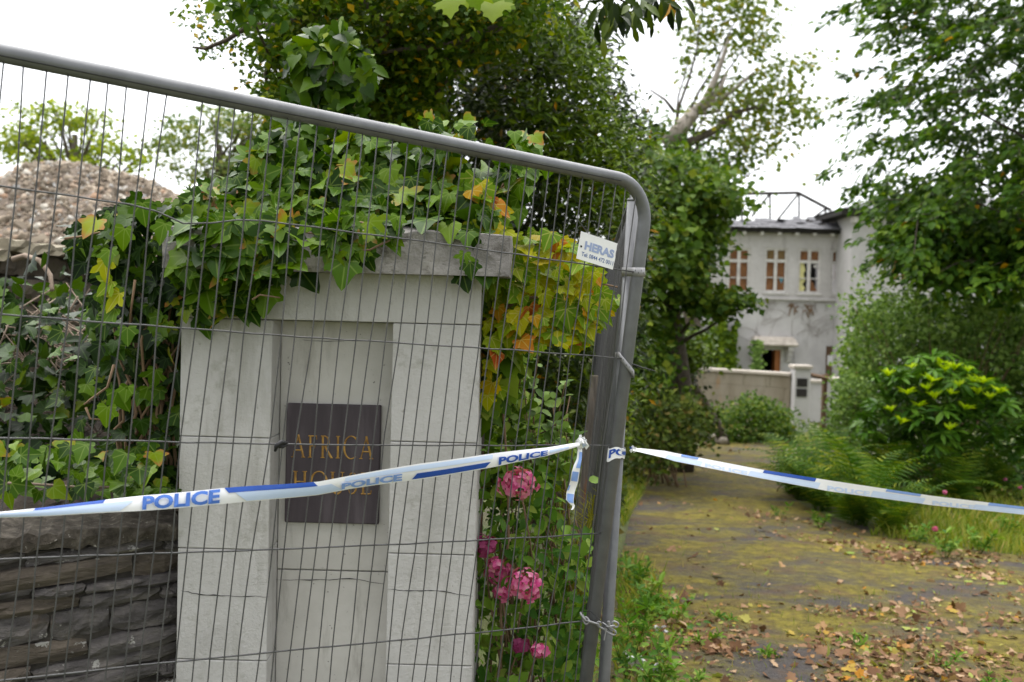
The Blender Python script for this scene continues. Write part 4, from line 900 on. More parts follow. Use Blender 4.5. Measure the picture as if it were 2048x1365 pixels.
patch(f_tape, tape, 1100, 1138, 0.2, 0.6, M['tape_pale'], .0015, 0)
# knot and hanging tail
def crumple(name, c, r, parent, mat, seed, n=9):
    rr = random.Random(seed); mb = MB()
    for k in range(n):
        p0 = np.array(c) + np.array([rr.uniform(-1, 1), rr.uniform(-.6, .6), rr.uniform(-1, 1)]) * r * .7; d_ = np.array([rr.uniform(-1, 1), rr.uniform(-.5, .5), rr.uniform(-1, 1)]); s_ = nrm(np.cross(d_, [rr.random(), 1, rr.random()])); V = []
        for i in range(5):
            t = i / 4; q = p0 + d_ * r * .55 * (t - .5) * 2 + np.array([0, -.3 * r * math.sin(t * 3), .2 * r * math.sin(t * 4)]); V += [q - s_ * r * .45, q + s_ * r * .45 + np.array([0, -.2 * r * math.sin(t * 5), 0])]
        mb.add(V, [(2 * i, 2 * i + 2, 2 * i + 3, 2 * i + 1) for i in range(4)])
    return mb.build(name, mat, parent)
kd = FS(1165) - .012; pm = F_PX / kd
crumple('knot', onf(1163, 889, .012), 12 / pm, tape, M['tape'], 3, 12); crumple('knot', onf(1164, 875, .012), 6 / pm, tape, M['tape'], 6, 5); crumple('knot', onf(1169, 890, .018), 6 / pm, tape, M['tape_pale'], 8, 4)
tl = [(899, 1160, 4.5), (918, 1158.5, 5), (932, 1154, 7), (946, 1151, 8), (965, 1148, 8), (985, 1141, 8.2), (1000, 1139.5, 7.5), (1007, 1143, 4.5), (1013, 1148, 2.4), (1020, 1144, 2.0)]
def f_tail(u, v, off):
    y = float(u); xc = np.interp(y, [a[0] for a in tl], [a[1] for a in tl]); hw = np.interp(y, [a[0] for a in tl], [a[2] for a in tl])
    return onf(xc + (v - .5) * 2 * hw, y, .016 + off - .005 * math.sin(y / 14.0 + v))
ribbon(f_tail, 30, 3, 'tail', M['tape'], tape, 0, 899, 1020)
for (u0, u1, v0, v1) in ((904, 936, .45, 1), (944, 963, .12, .9), (972, 982, 0, .2), (988, 1006, .12, .95)): ribbon(f_tail, 6, 3, 'print', M['tape_mid'], tape, .0015, u0, u1, v0, v1, 2)
# second tape: wrapped round the corner posts, then away to the right
w_c = at(1238, 905, 2.92)
tape2 = thing('police_tape', w_c, 'blue and white police tape tied round the corner posts and strung over the driveway', 'tape')
def f_wrap(u, v, off):
    lean = nrm(t2 + eT); an = u * 2 * math.pi
    return hull(u, 906, .002 + off) + lean * ((v - .5) * (0.034 - .006 * math.cos(an)) + 0.004 * math.cos(an) + .003 * math.sin(an * 3))
ribbon(f_wrap, 72, 4, 'strip', M['tape'], tape2)
lettering(f_wrap, 'PO', 0.60, 0.98, 0.25, 0.9, M['tape_blue'], tape2, .0012)
crumple('knot', at(1268, 898, 2.91), 7 / 680, tape2, M['tape'], 13, 8); crumple('knot', at(1263, 897, 2.905), 4 / 680, tape2, M['tape_blue'], 14, 3)
rx_ = np.array([1266, 1277, 1330, 1348, 1520, 1658, 1864, 2048, 2200.]); rt = np.array([898, 896.5, 902, 906, 939, 961, 992, 1014, 1028.]); rb = np.array([902, 904, 917, 923, 957, 983, 1011, 1030, 1043.])
def f_tape2(u, v, off):
    px = float(u); a, b = np.interp(px, rx_, rb), np.interp(px, rx_, rt); d = 1 / np.interp(px, [1266, 2048, 2200], [1 / 2.9, 1 / 4.1, 1 / 4.4]) - off + .012 * math.sin(px / 170.) * (v - .5)
    return at(px, a + (b - a) * v, d)
ribbon(f_tape2, 120, 4, 'strip', M['tape'], tape2, 0, 1266, 2200)
for k, (u0, u1) in enumerate(((1335, 1405), (1500, 1640), (1745, 1850), (1950, 2060))):
    patch(f_tape2, tape2, u0, u1, .05, .62, M['tape_pale'], .002, 10); patch(f_tape2, tape2, u0 + 24, u1 - 12, .66 if k % 2 else .74, 1.0, M['tape_mid' if k != 1 else 'tape_blue'], .0025, 10)
for u0 in (1410, 1655, 1865): lettering(f_tape2, 'POLICE', u0, u0 + 85, .05, .5, M['tape_pale'], tape2, .002)

# ================================================================== MAKER'S TAG, STRAPS, CHAIN, TIES
tc = [onf(x, y, .020 - dd) for x, y, dd in ((1162.4, 463, 0), (1235, 487.6, .012), (1225.7, 540, .012), (1153, 517.5, 0))]
nt_ = nrm(np.cross(tc[1] - tc[0], tc[3] - tc[0])); nt_ = nt_ if np.dot(nt_, EYE - tc[0]) > 0 else -nt_
def f_tag(u, v, off): return (tc[0] * (1 - u) + tc[1] * u) * v + (tc[3] * (1 - u) + tc[2] * u) * (1 - v) + nt_ * off
tago = thing('fence_tag', np.mean(tc, 0), 'small white printed tag wired at a tilt to the fence mesh', 'tag')
r_ = random.Random(4); ed = [(u, 1.0) for u in np.linspace(0, 1, 9)] + [(1 + r_.uniform(-.012, .006), v) for v in np.linspace(1, 0, 14)[1:]] + [(u, 0.0) for u in np.linspace(1, 0, 9)[1:]] + [(0.0, v) for v in np.linspace(0, 1, 6)[1:-1]]
V = [f_tag(u, v, .001) for u, v in ed] + [f_tag(u, v, -.001) for u, v in ed]; n = len(ed)
MB().add(V, [tuple(range(n)), tuple(range(2 * n - 1, n - 1, -1))] + [(i, i + n, (i + 1) % n + n, (i + 1) % n) for i in range(n)]).build('plate', M['tagw'], tago)
lettering(f_tag, 'HERAS', .145, .95, .40, .72, M['tag_pale'], tago, .0016); lettering(f_tag, 'Tel: 0844 472 0011', .10, .965, .145, .30, M['tag_ink'], tago, .0016)
V = [f_tag(.055 + .028 * math.cos(a), .47 + .04 * math.sin(a), .0018) for a in np.linspace(0, 2 * math.pi, 13)[:-1]]; MB().add(V, [tuple(range(12))]).build('eyelet', M['black'], tago)
MB().tube([onf(1148, 430, .01), onf(1163, 450, .016), onf(1178, 470, .018)], .0009, 5).build('tie_wire', M['wire'], tago)
MB().tube([onf(1229, 524, .012), onf(1238, 532, .02), onf(1243, 546, .012)], .0009, 5).build('tie_wire', M['wire'], tago)
def strap(name, label, cx, cy, d, rx, ry, hgt, tilt, mat):
    o = thing(name, at(cx, cy, d), label, 'strap')
    def f(u, v, off):
        an = u * 2 * math.pi; p = hull(u, cy, off + (.004 if tilt else .001))
        return p + _u * ((v - .5) * hgt - tilt * rx * math.cos(an))
    s_ = ribbon(f, 40, 2, 'band', mat, o); m_ = s_.modifiers.new('solid', 'SOLIDIFY'); m_.thickness = .0015
    for k in (.62, .68, .74, .80, .86):
        V = []
        for a in np.linspace(0, 2 * math.pi, 9)[:-1]: V.append(f(k + .006 * math.cos(a), .5 + .11 * math.sin(a) + (.15 if k in (.68, .80) else -.1), .0022))
        MB().add(V, [tuple(range(8))]).build('hole', M['black'], o)
    return o
strap('metal_strap', 'perforated zinc strap clamping the posts level with the white tag', 1269, 543, 2.915, .030, .055, .026, 0, M['strap'])
strap('metal_strap', 'slack perforated strap hanging askew round the posts below the white tag', 1254, 728, 2.915, .036, .058, .020, .75, M['strap'])
o = thing('cable_tie', at(1290, 738, 2.88), 'black cable tie poking out beside the slack perforated strap', 'cable tie'); MB().tube([at(1262, 728, 2.87), at(1285, 736, 2.86), at(1312, 743, 2.85)], [.003, .0022, .0012], 6).build('strip', M['black'], o)
o = thing('tape_scrap', at(560, 890, FS(560)), 'scrap of black tape knotted on a fence wire beside the plaque', 'tape')
MB().tube([onf(550, 903, .01), onf(553, 892, .014), onf(562, 885, .014), onf(575, 886, .012)], [.003, .006, .007, .003], 6).build('knot', M['black'], o, smooth=True); MB().tube([onf(552, 893, .01), onf(566, 894, .012), onf(575, 889, .012)], [.004, .004, .003], 6).build('loop', M['black'], o)
chain = thing('chain', at(1195, 1248, 2.9), 'short steel chain and bolt joining the bottoms of the corner posts', 'chain')
def link(a, b, w_, up, rad=.0028):
    a, b = np.array(a), np.array(b); d_ = nrm(b - a); L_ = np.linalg.norm(b - a); s_ = nrm(np.cross(d_, up)); pts = []
    for k in range(17):
        t = 2 * math.pi * k / 16; pts.append((a + b) / 2 + d_ * (L_ / 2) * math.copysign(abs(math.cos(t)) ** .7, math.cos(t)) + s_ * w_ * math.copysign(abs(math.sin(t)) ** .7, math.sin(t)))
    MB().tube(pts, rad, 7).build('link', M['strap'], chain, smooth=True)
cd = 2.875
LK = [((1161, 1226), (1172, 1242), (0, 0, 1)), ((1168, 1236), (1176, 1247), (0, 1, 0)), ((1174, 1242), (1198, 1250), (0, .4, 1)), ((1194, 1246), (1214, 1257), (0, 1, .3)), ((1212, 1254), (1228, 1252), (0, .4, 1)), ((1224, 1246), (1236, 1252), (0, 1, .2)), ((1210, 1256), (1231, 1268), (0, 1, 0))]
for k, (a, b, up) in enumerate(LK): link(at(*a, cd + .01 * (k > 4)), at(*b, cd + .012 * (k > 3)), .0078, up)
MB().tube([at(1217, 1243, cd - .004), at(1218, 1251, cd - .002)], .0042, 8).build('bolt', M['strap'], chain); MB().tube([at(1213, 1256, cd - .004), at(1208, 1281, cd - .002)], .002, 6).build('bolt', M['strap'], chain)
MB().tube([at(1165, 1224, cd), at(1180, 1222, cd - .01), at(1197, 1238, cd - .01), at(1220, 1262, cd - .006), at(1232, 1268, cd)], .0011, 5).build('tie_wire', M['black'], chain)

# ================================================================== OLD TIMBER POSTS
e_ = f_tape2(2196, .5, 0); stk = thing('timber_stake', (e_[0], e_[1], float(gz(e_[0], e_[1]))), 'plain timber stake holding the far end of the driveway tape', 'stake')
MB().bbox((e_[0] - .02, e_[1] + .002, float(gz(e_[0], e_[1])) - .1), (e_[0] + .025, e_[1] + .045, e_[2] + .12)).build('shaft', M['wood'], stk)
def timber(name, label, top, bot, d, wd, cat='post'):
    a, b = at(*top, d), at(*bot, d); zg = float(gz(b[0], b[1])); k = (a[2] - zg + .1) / max(1e-3, a[2] - b[2]); b = a + (b - a) * k
    o = thing(name, (b[0], b[1], zg), label, cat); V = []; n = 14; Rr = random.Random(2)
    for i in range(n + 1):
        c = a + (b - a) * i / n
        for (sx, sy) in ((-1, -1), (-.2, -1.06), (.45, -.97), (1, -1), (1, 1), (-1, 1)): V.append((c[0] + sx * wd / 2 + Rr.uniform(-.003, .003), c[1] + sy * wd / 2 + Rr.uniform(-.003, .003), c[2]))
    MB().add(V, [(i * 6 + j, (i + 1) * 6 + j, (i + 1) * 6 + (j + 1) % 6, i * 6 + (j + 1) % 6) for i in range(n) for j in range(6)] + [tuple(range(6))]).build('shaft', M['wood'], o)
timber('timber_post', 'weathered timber post streaked rust and moss behind the mesh fence corner', (1194, 752), (1164, 1060), 5.0, .065)
timber('timber_batten', 'thin dark timber batten standing against the pillar side', (966, 758), (960, 960), 3.35, .022, 'batten')

#@@PLANTS
# ================================================================== IVY
def ivy_region(poly, n, d0, thick, bulge=0.0, c=None):
    P = sample_poly(poly, n); poly = np.array(poly, float); c = poly.mean(0) if c is None else np.array(c); sc = (poly.max(0) - poly.min(0)) / 2
    r2 = (((P - c) / sc) ** 2).sum(1); d = (d0(P[:, 0], P[:, 1]) if callable(d0) else d0) + bulge * np.clip(r2, 0, 1.5) + rng.random(n) ** 1.3 * thick
    return at(P[:, 0], P[:, 1], d), (d - d.min())
IVY = [T_IVY, T_IVY3, T_IVY, T_IVY2]
# --- ivy heaped over the capstone
iv = thing('ivy', ((PXL + PXR) / 2, YF + .3, CT), 'glossy green ivy heaped over the capstone of the painted pillar', 'ivy')
top_poly = [(350, 400), (400, 372), (470, 345), (520, 270), (600, 240), (700, 245), (780, 285), (860, 300), (920, 320), (955, 360), (985, 410), (1010, 455), (930, 470), (860, 452), (790, 440), (700, 455), (600, 450), (520, 470), (400, 480)]
pA, _ = ivy_region(top_poly, 1300, lambda x, y: 2.78 + (470 - y) * .0016, .42)
fringe = [(360, 440), (450, 430), (560, 445), (640, 440), (740, 425), (800, 430), (830, 455), (760, 500), (700, 525), (640, 505), (600, 520), (560, 570), (480, 640), (400, 640), (360, 560)]
pB, _ = ivy_region(fringe, 150, lambda x, y: np.where(y < 552, 2.73, 2.83), .05)
# leaves that the photograph shows one by one on the pillar face
hero = [(425, 590, 62, 'h'), (495, 520, 70, 'h'), (535, 485, 0, 'h'), (555, 478, 78, 'h'), (470, 465, 66, 'h'), (430, 525, 64, 'h'), (600, 568, 62, 'h'), (475, 610, 52, 'h'), (535, 605, 62, 'h'), (412, 605, 66, 'h'), (560, 550, 50, 'h'), (445, 560, 54, 'h'), (960, 552, 60, 'h'), (985, 545, 40, 'h'), (940, 540, 36, 'h'), (930, 520, 30, 'h'), (925, 585 - 20, 44, 'h'), (690, 470, 34, 'h'), (700, 505, 34, 'h'), (655, 515, 30, 'h'), (728, 512, 28, 'h'), (668, 480, 28, 'h'), (640, 500, 34, 'h'), (380, 560, 60, 'h')]
hero = [h for h in hero if h[2]]
pH = np.array([at(x, y - s_ * .45, (2.74 if y < 545 else 2.84)) for x, y, s_, _ in hero]); sH = np.array([s_ / 700 * 1.02 for _, _, s_, _ in hero])
dH, nH = orient(len(hero), (0.1, -1.2, 0.55), .22, (0.05, 0, -1), .28)
put_leaves(iv, [T_IVY3, T_IVY], M['ivy'], pH, dH, nH, sH, len(hero))
P_ = np.concatenate([pA, pB]); d_, n_ = orient(len(P_), (0, -.75, .7), .55, (0, -.35, -1), .55)
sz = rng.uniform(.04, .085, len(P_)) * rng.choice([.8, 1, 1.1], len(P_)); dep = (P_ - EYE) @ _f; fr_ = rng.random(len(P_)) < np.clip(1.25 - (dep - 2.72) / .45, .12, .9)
put_leaves(iv, IVY, M['ivy'], P_[fr_], d_[fr_], n_[fr_], sz[fr_], 220); put_leaves(iv, IVY, M['ivy_mid'], P_[~fr_], d_[~fr_], n_[~fr_], sz[~fr_], 50)  # deeper leaves mostly take a darker copy: shade of back layers painted in
stems([[at(*p, 2.74) for p in q] for q in (((780, 480), (740, 500), (700, 502), (660, 512)), ((560, 470), (590, 462), (640, 470)), ((505, 600), (520, 590), (560, 596)), ((690, 455), (720, 445), (760, 452)))], .0035, .002, 'stem', M['stem'], iv)
stems([wander(at(random.uniform(420, 950), 470, 2.95), at(random.uniform(450, 950), random.uniform(330, 420), 3.15), 7, .02) for _ in range(9)], .006, .003, 'stem', M['stem'], iv)
# --- ivy hanging on the left of the pillar
il = thing('ivy', (PXL - .15, 3.1, ztop), 'ivy curtain hanging beside the pillar above the slate wall, some leaves reddened', 'ivy')
lp = [(135, 450), (200, 420), (270, 395), (340, 402), (400, 400), (420, 470), (390, 560), (372, 650), (358, 800), (356, 990), (290, 985), (250, 900), (215, 760), (180, 640), (200, 540), (140, 520)]
pL, dd = ivy_region(lp, 900, lambda x, y: 2.82 + np.clip(360 - x, 0, 400) * .0004 + .12 * (y > 700), .5)
d_, n_ = orient(len(pL), (-.15, -.9, .5), .45, (0, -.15, -1), .4)
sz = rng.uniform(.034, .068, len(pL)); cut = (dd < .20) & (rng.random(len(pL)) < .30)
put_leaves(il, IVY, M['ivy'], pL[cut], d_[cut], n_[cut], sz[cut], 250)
put_leaves(il, IVY, M['ivy_shade'], pL[~cut], d_[~cut], n_[~cut], sz[~cut], 90)  # deeper and most other leaves carry the curtain's shade in their colour
hero2 = [(225, 585, 56), (240, 610, 60), (210, 545, 62), (230, 640, 56), (255, 675, 50), (195, 465, 62), (250, 480, 58), (235, 805, 62), (215, 835, 54), (190, 755, 44), (255, 790, 42), (285, 430, 60), (330, 470, 56), (220, 520, 50)]
pH = np.array([at(x, y - s_ * .4, 2.72) for x, y, s_ in hero2]); d_, n_ = orient(len(hero2), (-.1, -1.2, .5), .25, (0, 0, -1), .4); hs_ = np.array([s_ / 760 for *_, s_ in hero2]); put_leaves(il, [T_IVY3], M['ivy_gold'], pH[:3], d_[:3], n_[:3], hs_[:3] * .8, 3); put_leaves(il, [T_IVY], M['ivy'], pH[3:], d_[3:], n_[3:], hs_[3:] * .85, 11)
stems([[at(*p, 2.78) for p in q] for q in (((228, 730), (215, 775), (180, 800), (168, 810)), ((172, 815), (180, 838), (205, 840)), ((270, 560), (262, 620), (258, 660)), ((130, 478), (160, 474), (200, 465)))], .004, .0025, 'stem', M['stem'], il)
stems([wander(at(random.uniform(220, 360), 980, 3.05), at(random.uniform(200, 380), random.uniform(430, 700), 3.0), 9, .04) for _ in range(20)], .006, .003, 'stem', M['stem'], il)
# --- ivy-clad trunk rising behind the pillar
TB = np.array([-.62, 3.75, 0.0]); TT = at(655, 95, 3.9)
ivt = thing('ivy_tree', TB, 'dark ivy climbing a slim trunk behind the pillar', 'tree')
MB().tube([TB, TB + (TT - TB) * .35 + np.array([-.03, .03, 0]), TB + (TT - TB) * .7 + np.array([.02, 0, 0]), TT], [.09, .075, .06, .04], 10).build('trunk', M['bark'], ivt, smooth=True)
cp = [(610, 60), (680, 40), (740, 110), (745, 160), (725, 200), (745, 270), (690, 330), (600, 330), (560, 250), (560, 190), (585, 160), (570, 110)]
pC, dd = ivy_region(cp, 700, 3.55, .65); d_, n_ = orient(len(pC), (0, -.8, .5), .6, (0, -.1, -1), .35)
put_leaves(ivt, [T_IVY2, T_IVY, T_IVY2, T_OVAL], M['ivy_mid'], pC, d_, n_, rng.uniform(.05, .09, len(pC)), 280)
stems([wander(TB + (TT - TB) * random.uniform(.4, .9), at(random.uniform(590, 730), random.uniform(120, 300), 3.6), 6, .03) for _ in range(18)], .006, .002, 'branch', M['stem'], ivt)
spr = thing('ivy', at(1040, 330, 3.3), 'ivy shoots standing up from the capstone into the dark tree', 'ivy')
pS = np.concatenate([at(rng.normal(1040, 22, 40), rng.normal(305, 28, 40), rng.uniform(3.0, 3.3, 40)), at(rng.normal(880, 34, 60), rng.normal(275, 22, 60), rng.uniform(2.95, 3.25, 60)), at(rng.normal(1010, 30, 40), rng.normal(370, 30, 40), rng.uniform(3.0, 3.2, 40))])
d_, n_ = orient(len(pS), (0, -.7, .6), .6, (0, 0, -1), .5); put_leaves(spr, [T_IVY2, T_IVY], M['ivy'], pS, d_, n_, rng.uniform(.045, .07, len(pS)), 140)
stems([wander(at(970, 450, 3.1), at(x, y, 3.15), 6, .02) for x, y in ((1040, 285), (1045, 310), (880, 250), (900, 270), (1020, 360))], .005, .003, 'stem', M['stem'], spr)

# --- autumn-tinted climber on the right of the pillar
gl_ = thing('climber', (PXR + .2, 3.2, 0), 'yellow and orange tinted climber sprawling from the right of the pillar', 'climber')
yp = [(975, 520), (1010, 455), (1040, 470), (1090, 455), (1130, 480), (1165, 520), (1200, 560), (1235, 590), (1240, 610), (1190, 640), (1150, 690), (1110, 680), (1075, 700), (1040, 690), (1010, 700), (1000, 780), (975, 800), (968, 640)]
pY, dd = ivy_region(yp, 330, 2.98, .28); d_, n_ = orient(len(pY), (0.1, -.9, .6), .5, (0.1, 0, -1), .5)
put_leaves(gl_, [T_IVY, T_SYC, T_IVY2, T_IVY], M['ivy_gold'], pY, d_, n_, rng.uniform(.04, .075, len(pY)), 300)
yp2 = [(930, 350), (960, 345), (1000, 420), (1015, 465), (985, 455), (950, 400)]
pY, dd = ivy_region(yp2, 30, 2.9, .12); d_, n_ = orient(len(pY), (0.1, -.9, .6), .4, (0.1, 0, -1), .4); put_leaves(gl_, [T_IVY2, T_IVY], M['ivy_gold'], pY, d_, n_, rng.uniform(.05, .075, len(pY)), 30)
gp = [(970, 560), (1010, 560), (1030, 700), (1010, 800), (968, 860)]
pY, dd = ivy_region(gp, 150, 3.05, .25); d_, n_ = orient(len(pY), (0.1, -.9, .5), .5, (0.1, 0, -1), .5); put_leaves(gl_, [T_IVY, T_IVY2], M['shrub'], pY, d_, n_, rng.uniform(.05, .085, len(pY)), 0)
stems([[at(*p, 3.05) for p in q] for q in (((970, 640), (1040, 600), (1100, 590), (1170, 560), (1235, 575)), ((975, 560), (1030, 545), (1080, 540)), ((980, 700), (1060, 640), (1130, 620)))] + [wander(np.array([PXR + .07, 3.2, 0]), at(985, 640, 3.1), 10, .03)], .006, .003, 'stem', M['stem'], gl_)

# ================================================================== SHRUBS BETWEEN PILLAR AND FENCE CORNER
hyd = thing('hydrangea', (0.10, 3.35, 0), 'hydrangea with pink mophead flowers between the pillar and corner posts', 'hydrangea')
heads = [(1035, 968, 44, 0), (968, 1092, 30, 1), (1000, 1145, 32, 0), (1048, 1170, 44, 0), (1005, 1185, 22, 0), (1040, 1292, 20, 1), (1078, 1302, 20, 0), (990, 1130, 18, 0)]
def mophead(c, r, mat, seed):
    m = int(64 * min(1.4, (r / .06))); g_ = np.arange(m) + .5; ph = np.arccos(1 - 1.7 * g_ / m); th = math.pi * (1 + 5 ** .5) * g_
    N_ = np.column_stack([np.cos(th) * np.sin(ph), np.sin(th) * np.sin(ph), np.cos(ph)]); N_ = N_ @ np.array([[1, 0, 0], [0, .75, .66], [0, -.66, .75]]); N_ = nrm(N_ + rng.normal(0, .12, N_.shape))
    C_ = c + N_ * r * rng.uniform(.55, 1.25, (m, 1)) * np.array([1, 1, .8]); s_ = .010 + .005 * rng.random(m); N_ = nrm(N_ + rng.normal(0, .22, N_.shape))
    pos, dd, nn, ss = [], [], [], []
    t1 = nrm(np.cross(N_, rng.normal(size=(m, 3)))); t2_ = np.cross(N_, t1)
    for k in range(4):
        v = t1 * math.cos(k * math.pi / 2) + t2_ * math.sin(k * math.pi / 2); pos.append(C_); dd.append(v + N_ * .15); nn.append(N_); ss.append(s_)
    return leaf_mesh('flower_head', T_ROUND, np.concatenate(pos), np.concatenate(dd), np.concatenate(nn), np.concatenate(ss) * 1.25)
hp_pts = []
for k, (x, y, r_, dk) in enumerate(heads):
    d_h = 3.08 + .05 * (k % 3); c = at(x, y, d_h); hp_pts.append(c); link_mesh('flower_head', mophead(c, .78 * r_ / (F_PX / d_h), M['petal'], k), M['petal_dark' if dk else 'petal'], hyd)
hpoly = [(955, 900), (1010, 890), (1080, 925), (1120, 1000), (1150, 1080), (1185, 1180), (1170, 1300), (1150, 1420), (950, 1420), (945, 1100)]
pY, dd = ivy_region(hpoly, 1300, 3.12, .7); d_, n_ = orient(len(pY), (0, -.5, .8), .6, (0, -.3, -.1), .9); sz = rng.uniform(.028, .066, len(pY))
put_leaves(hyd, [T_OVAL, T_LONG, T_OVAL], M['hyd'], pY, d_, n_, sz, 280)
stems([wander(np.array([.05 + random.uniform(-.15, .3), 3.4 + random.uniform(-.1, .3), 0]), c, 6, .02) for c in hp_pts] + [wander(np.array([random.uniform(-.05, .4), 3.5, 0]), at(random.uniform(960, 1150), random.uniform(920, 1200), 3.4), 6, .03) for _ in range(25)], .005, .003, 'stem', M['stem'], hyd)
snow = thing('snowberry_shrub', (.12, 3.75, 0), 'small-leaved light green shrub above the pink hydrangea', 'shrub')
sp_ = [(975, 720), (1010, 690), (1060, 665), (1075, 700), (1050, 760), (1065, 830), (1090, 900), (1130, 870), (1150, 900), (1140, 960), (1060, 1010), (960, 1010), (965, 800)]
pY, dd = ivy_region(sp_, 1000, 3.35, .6); d_, n_ = orient(len(pY), (0, -.5, .9), .5, (0, -.4, -.3), .9); put_leaves(snow, [T_ROUND, T_OVAL], M['shrub'], pY, d_, n_, rng.uniform(.028, .05, len(pY)), 250)
shoots = []
for (x0, y0, x1, y1) in ((1100, 960, 1132, 765), (1060, 940, 1080, 700), (1000, 900, 1040, 690), (1020, 920, 1110, 850), (1150, 1000, 1125, 860)):
    p = wander(at(x0, y0, 3.5), at(x1, y1, 3.35), 9, .012); shoots.append(p)
    q = np.repeat(p[2:], 4, 0) + rng.normal(0, .018, (28, 3)); d_, n_ = orient(28, (0, -.4, 1), .5, (0, -.2, .1), 1); put_leaves(snow, [T_ROUND], M['grey_shrub'], q, d_, n_, rng.uniform(.03, .05, 28), 28)
stems(shoots + [wander(np.array([random.uniform(-.05, .35), 3.75, 0]), at(random.uniform(980, 1140), random.uniform(720, 950), 3.5), 7, .03) for _ in range(24)], .004, .002, 'stem', M['stem'], snow)

hst = thing('horsetail', (*at(1165, 1300, 3.5)[:2], 0), 'wispy yellow-green horsetail at the foot of the timber post', 'horsetail')
hb_ = MB()
for k in range(34):
    b_ = np.array([*at(random.uniform(1120, 1205), 1300, random.uniform(3.3, 4.2))[:2], 0.0]); t_ = at(random.uniform(1125, 1205), random.uniform(960, 1180), random.uniform(3.3, 4.0)); p = wander(b_, t_, 8, .02); hb_.tube(p, [.0025] * 8, 4, False)
    for j in range(3, 8):
        for i in range(7): a_ = random.uniform(0, 6.28); q = p[j] + (p[j - 1] - p[j]) * random.random(); hb_.tube([q, q + np.array([math.cos(a_) * .05, math.sin(a_) * .05, .035])], [.0012, .0008], 3, False)
tag(hb_.build('foliage', M['hst'], hst), kind='stuff')
lf = at(rng.uniform(1115, 1195, 160), rng.uniform(1060, 1400, 160), rng.uniform(3.15, 3.6, 160)); lf[:, 2] = np.maximum(lf[:, 2], .03); d_, n_ = orient(160, (0, -.5, .8), .5, (0, -.3, 0), .9); put_leaves(hyd, [T_OVAL, T_LONG], M['hyd'], lf, d_, n_, rng.uniform(.04, .08, 160), 0)
# ================================================================== LEFT: brambles on the bank
br = thing('bramble', (-1.7, 3.9, ztop), 'tangled bramble and ivy over dry twigs on the bank behind the slate wall', 'bramble')
bp = [(-60, 560), (60, 545), (140, 560), (200, 560), (260, 640), (340, 700), (356, 990), (-60, 990)]
P = sample_poly(bp, 120); C_ = at(P[:, 0], P[:, 1], 3.4 + 1.5 * np.clip((985 - P[:, 1]) / 420, 0, 1) * rng.uniform(.3, 1, 120)); pR = clumped(C_, 6, (.10, .12, .06))
d_, n_ = orient(len(pR), (0, -.6, .8), .5, (0, -.4, -.5), .8); put_leaves(br, [T_OVAL, T_IVY, T_SYC], M['ivy_shade'], pR, d_, n_, rng.uniform(.05, .09, len(pR)), 200)  # shade over the bank painted into these leaves
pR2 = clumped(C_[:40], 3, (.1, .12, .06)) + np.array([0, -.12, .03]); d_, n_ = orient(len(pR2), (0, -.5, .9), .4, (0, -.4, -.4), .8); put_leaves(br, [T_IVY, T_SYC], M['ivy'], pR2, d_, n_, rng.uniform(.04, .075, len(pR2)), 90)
tw = []
for k in range(420):
    q = at(random.uniform(-40, 300), random.uniform(620, 970), random.uniform(3.9, 5.0)); q[2] = max(q[2], ztop + .02); v = np.array([random.uniform(-1, 1), random.uniform(-.5, .5), random.uniform(-.7, .7)]); tw.append([q - v * .16, q + v * .02 + np.array([0, 0, random.uniform(-.03, .03)]), q + v * .2])
tag(stems(tw, .004, .0022, 'dry_twigs', M['twig'], br, 4), kind='stuff')
low = at(rng.uniform(-30, 355, 120), rng.uniform(880, 985, 120), rng.uniform(2.75, 3.2, 120)); low[:, 2] = np.maximum(low[:, 2], ztop + .02); d_, n_ = orient(120, (0, -.6, .8), .4, (0, -.5, -.5), .6); put_leaves(br, [T_IVY, T_IVY2], M['ivy'], low, d_, n_, rng.uniform(.035, .07, 120), 90)
stems([[at(-20, 966, 2.95), at(60, 968, 2.95), at(150, 974, 2.95), at(270, 975, 2.95)]], .005, .003, 'stem', M['twig'], br)
stems([[at(25, 520, 4.4), at(50, 512, 4.4), at(80, 522, 4.3), at(100, 550, 4.3), at(104, 580, 4.2)]], .014, .010, 'root', M['twig'], br)

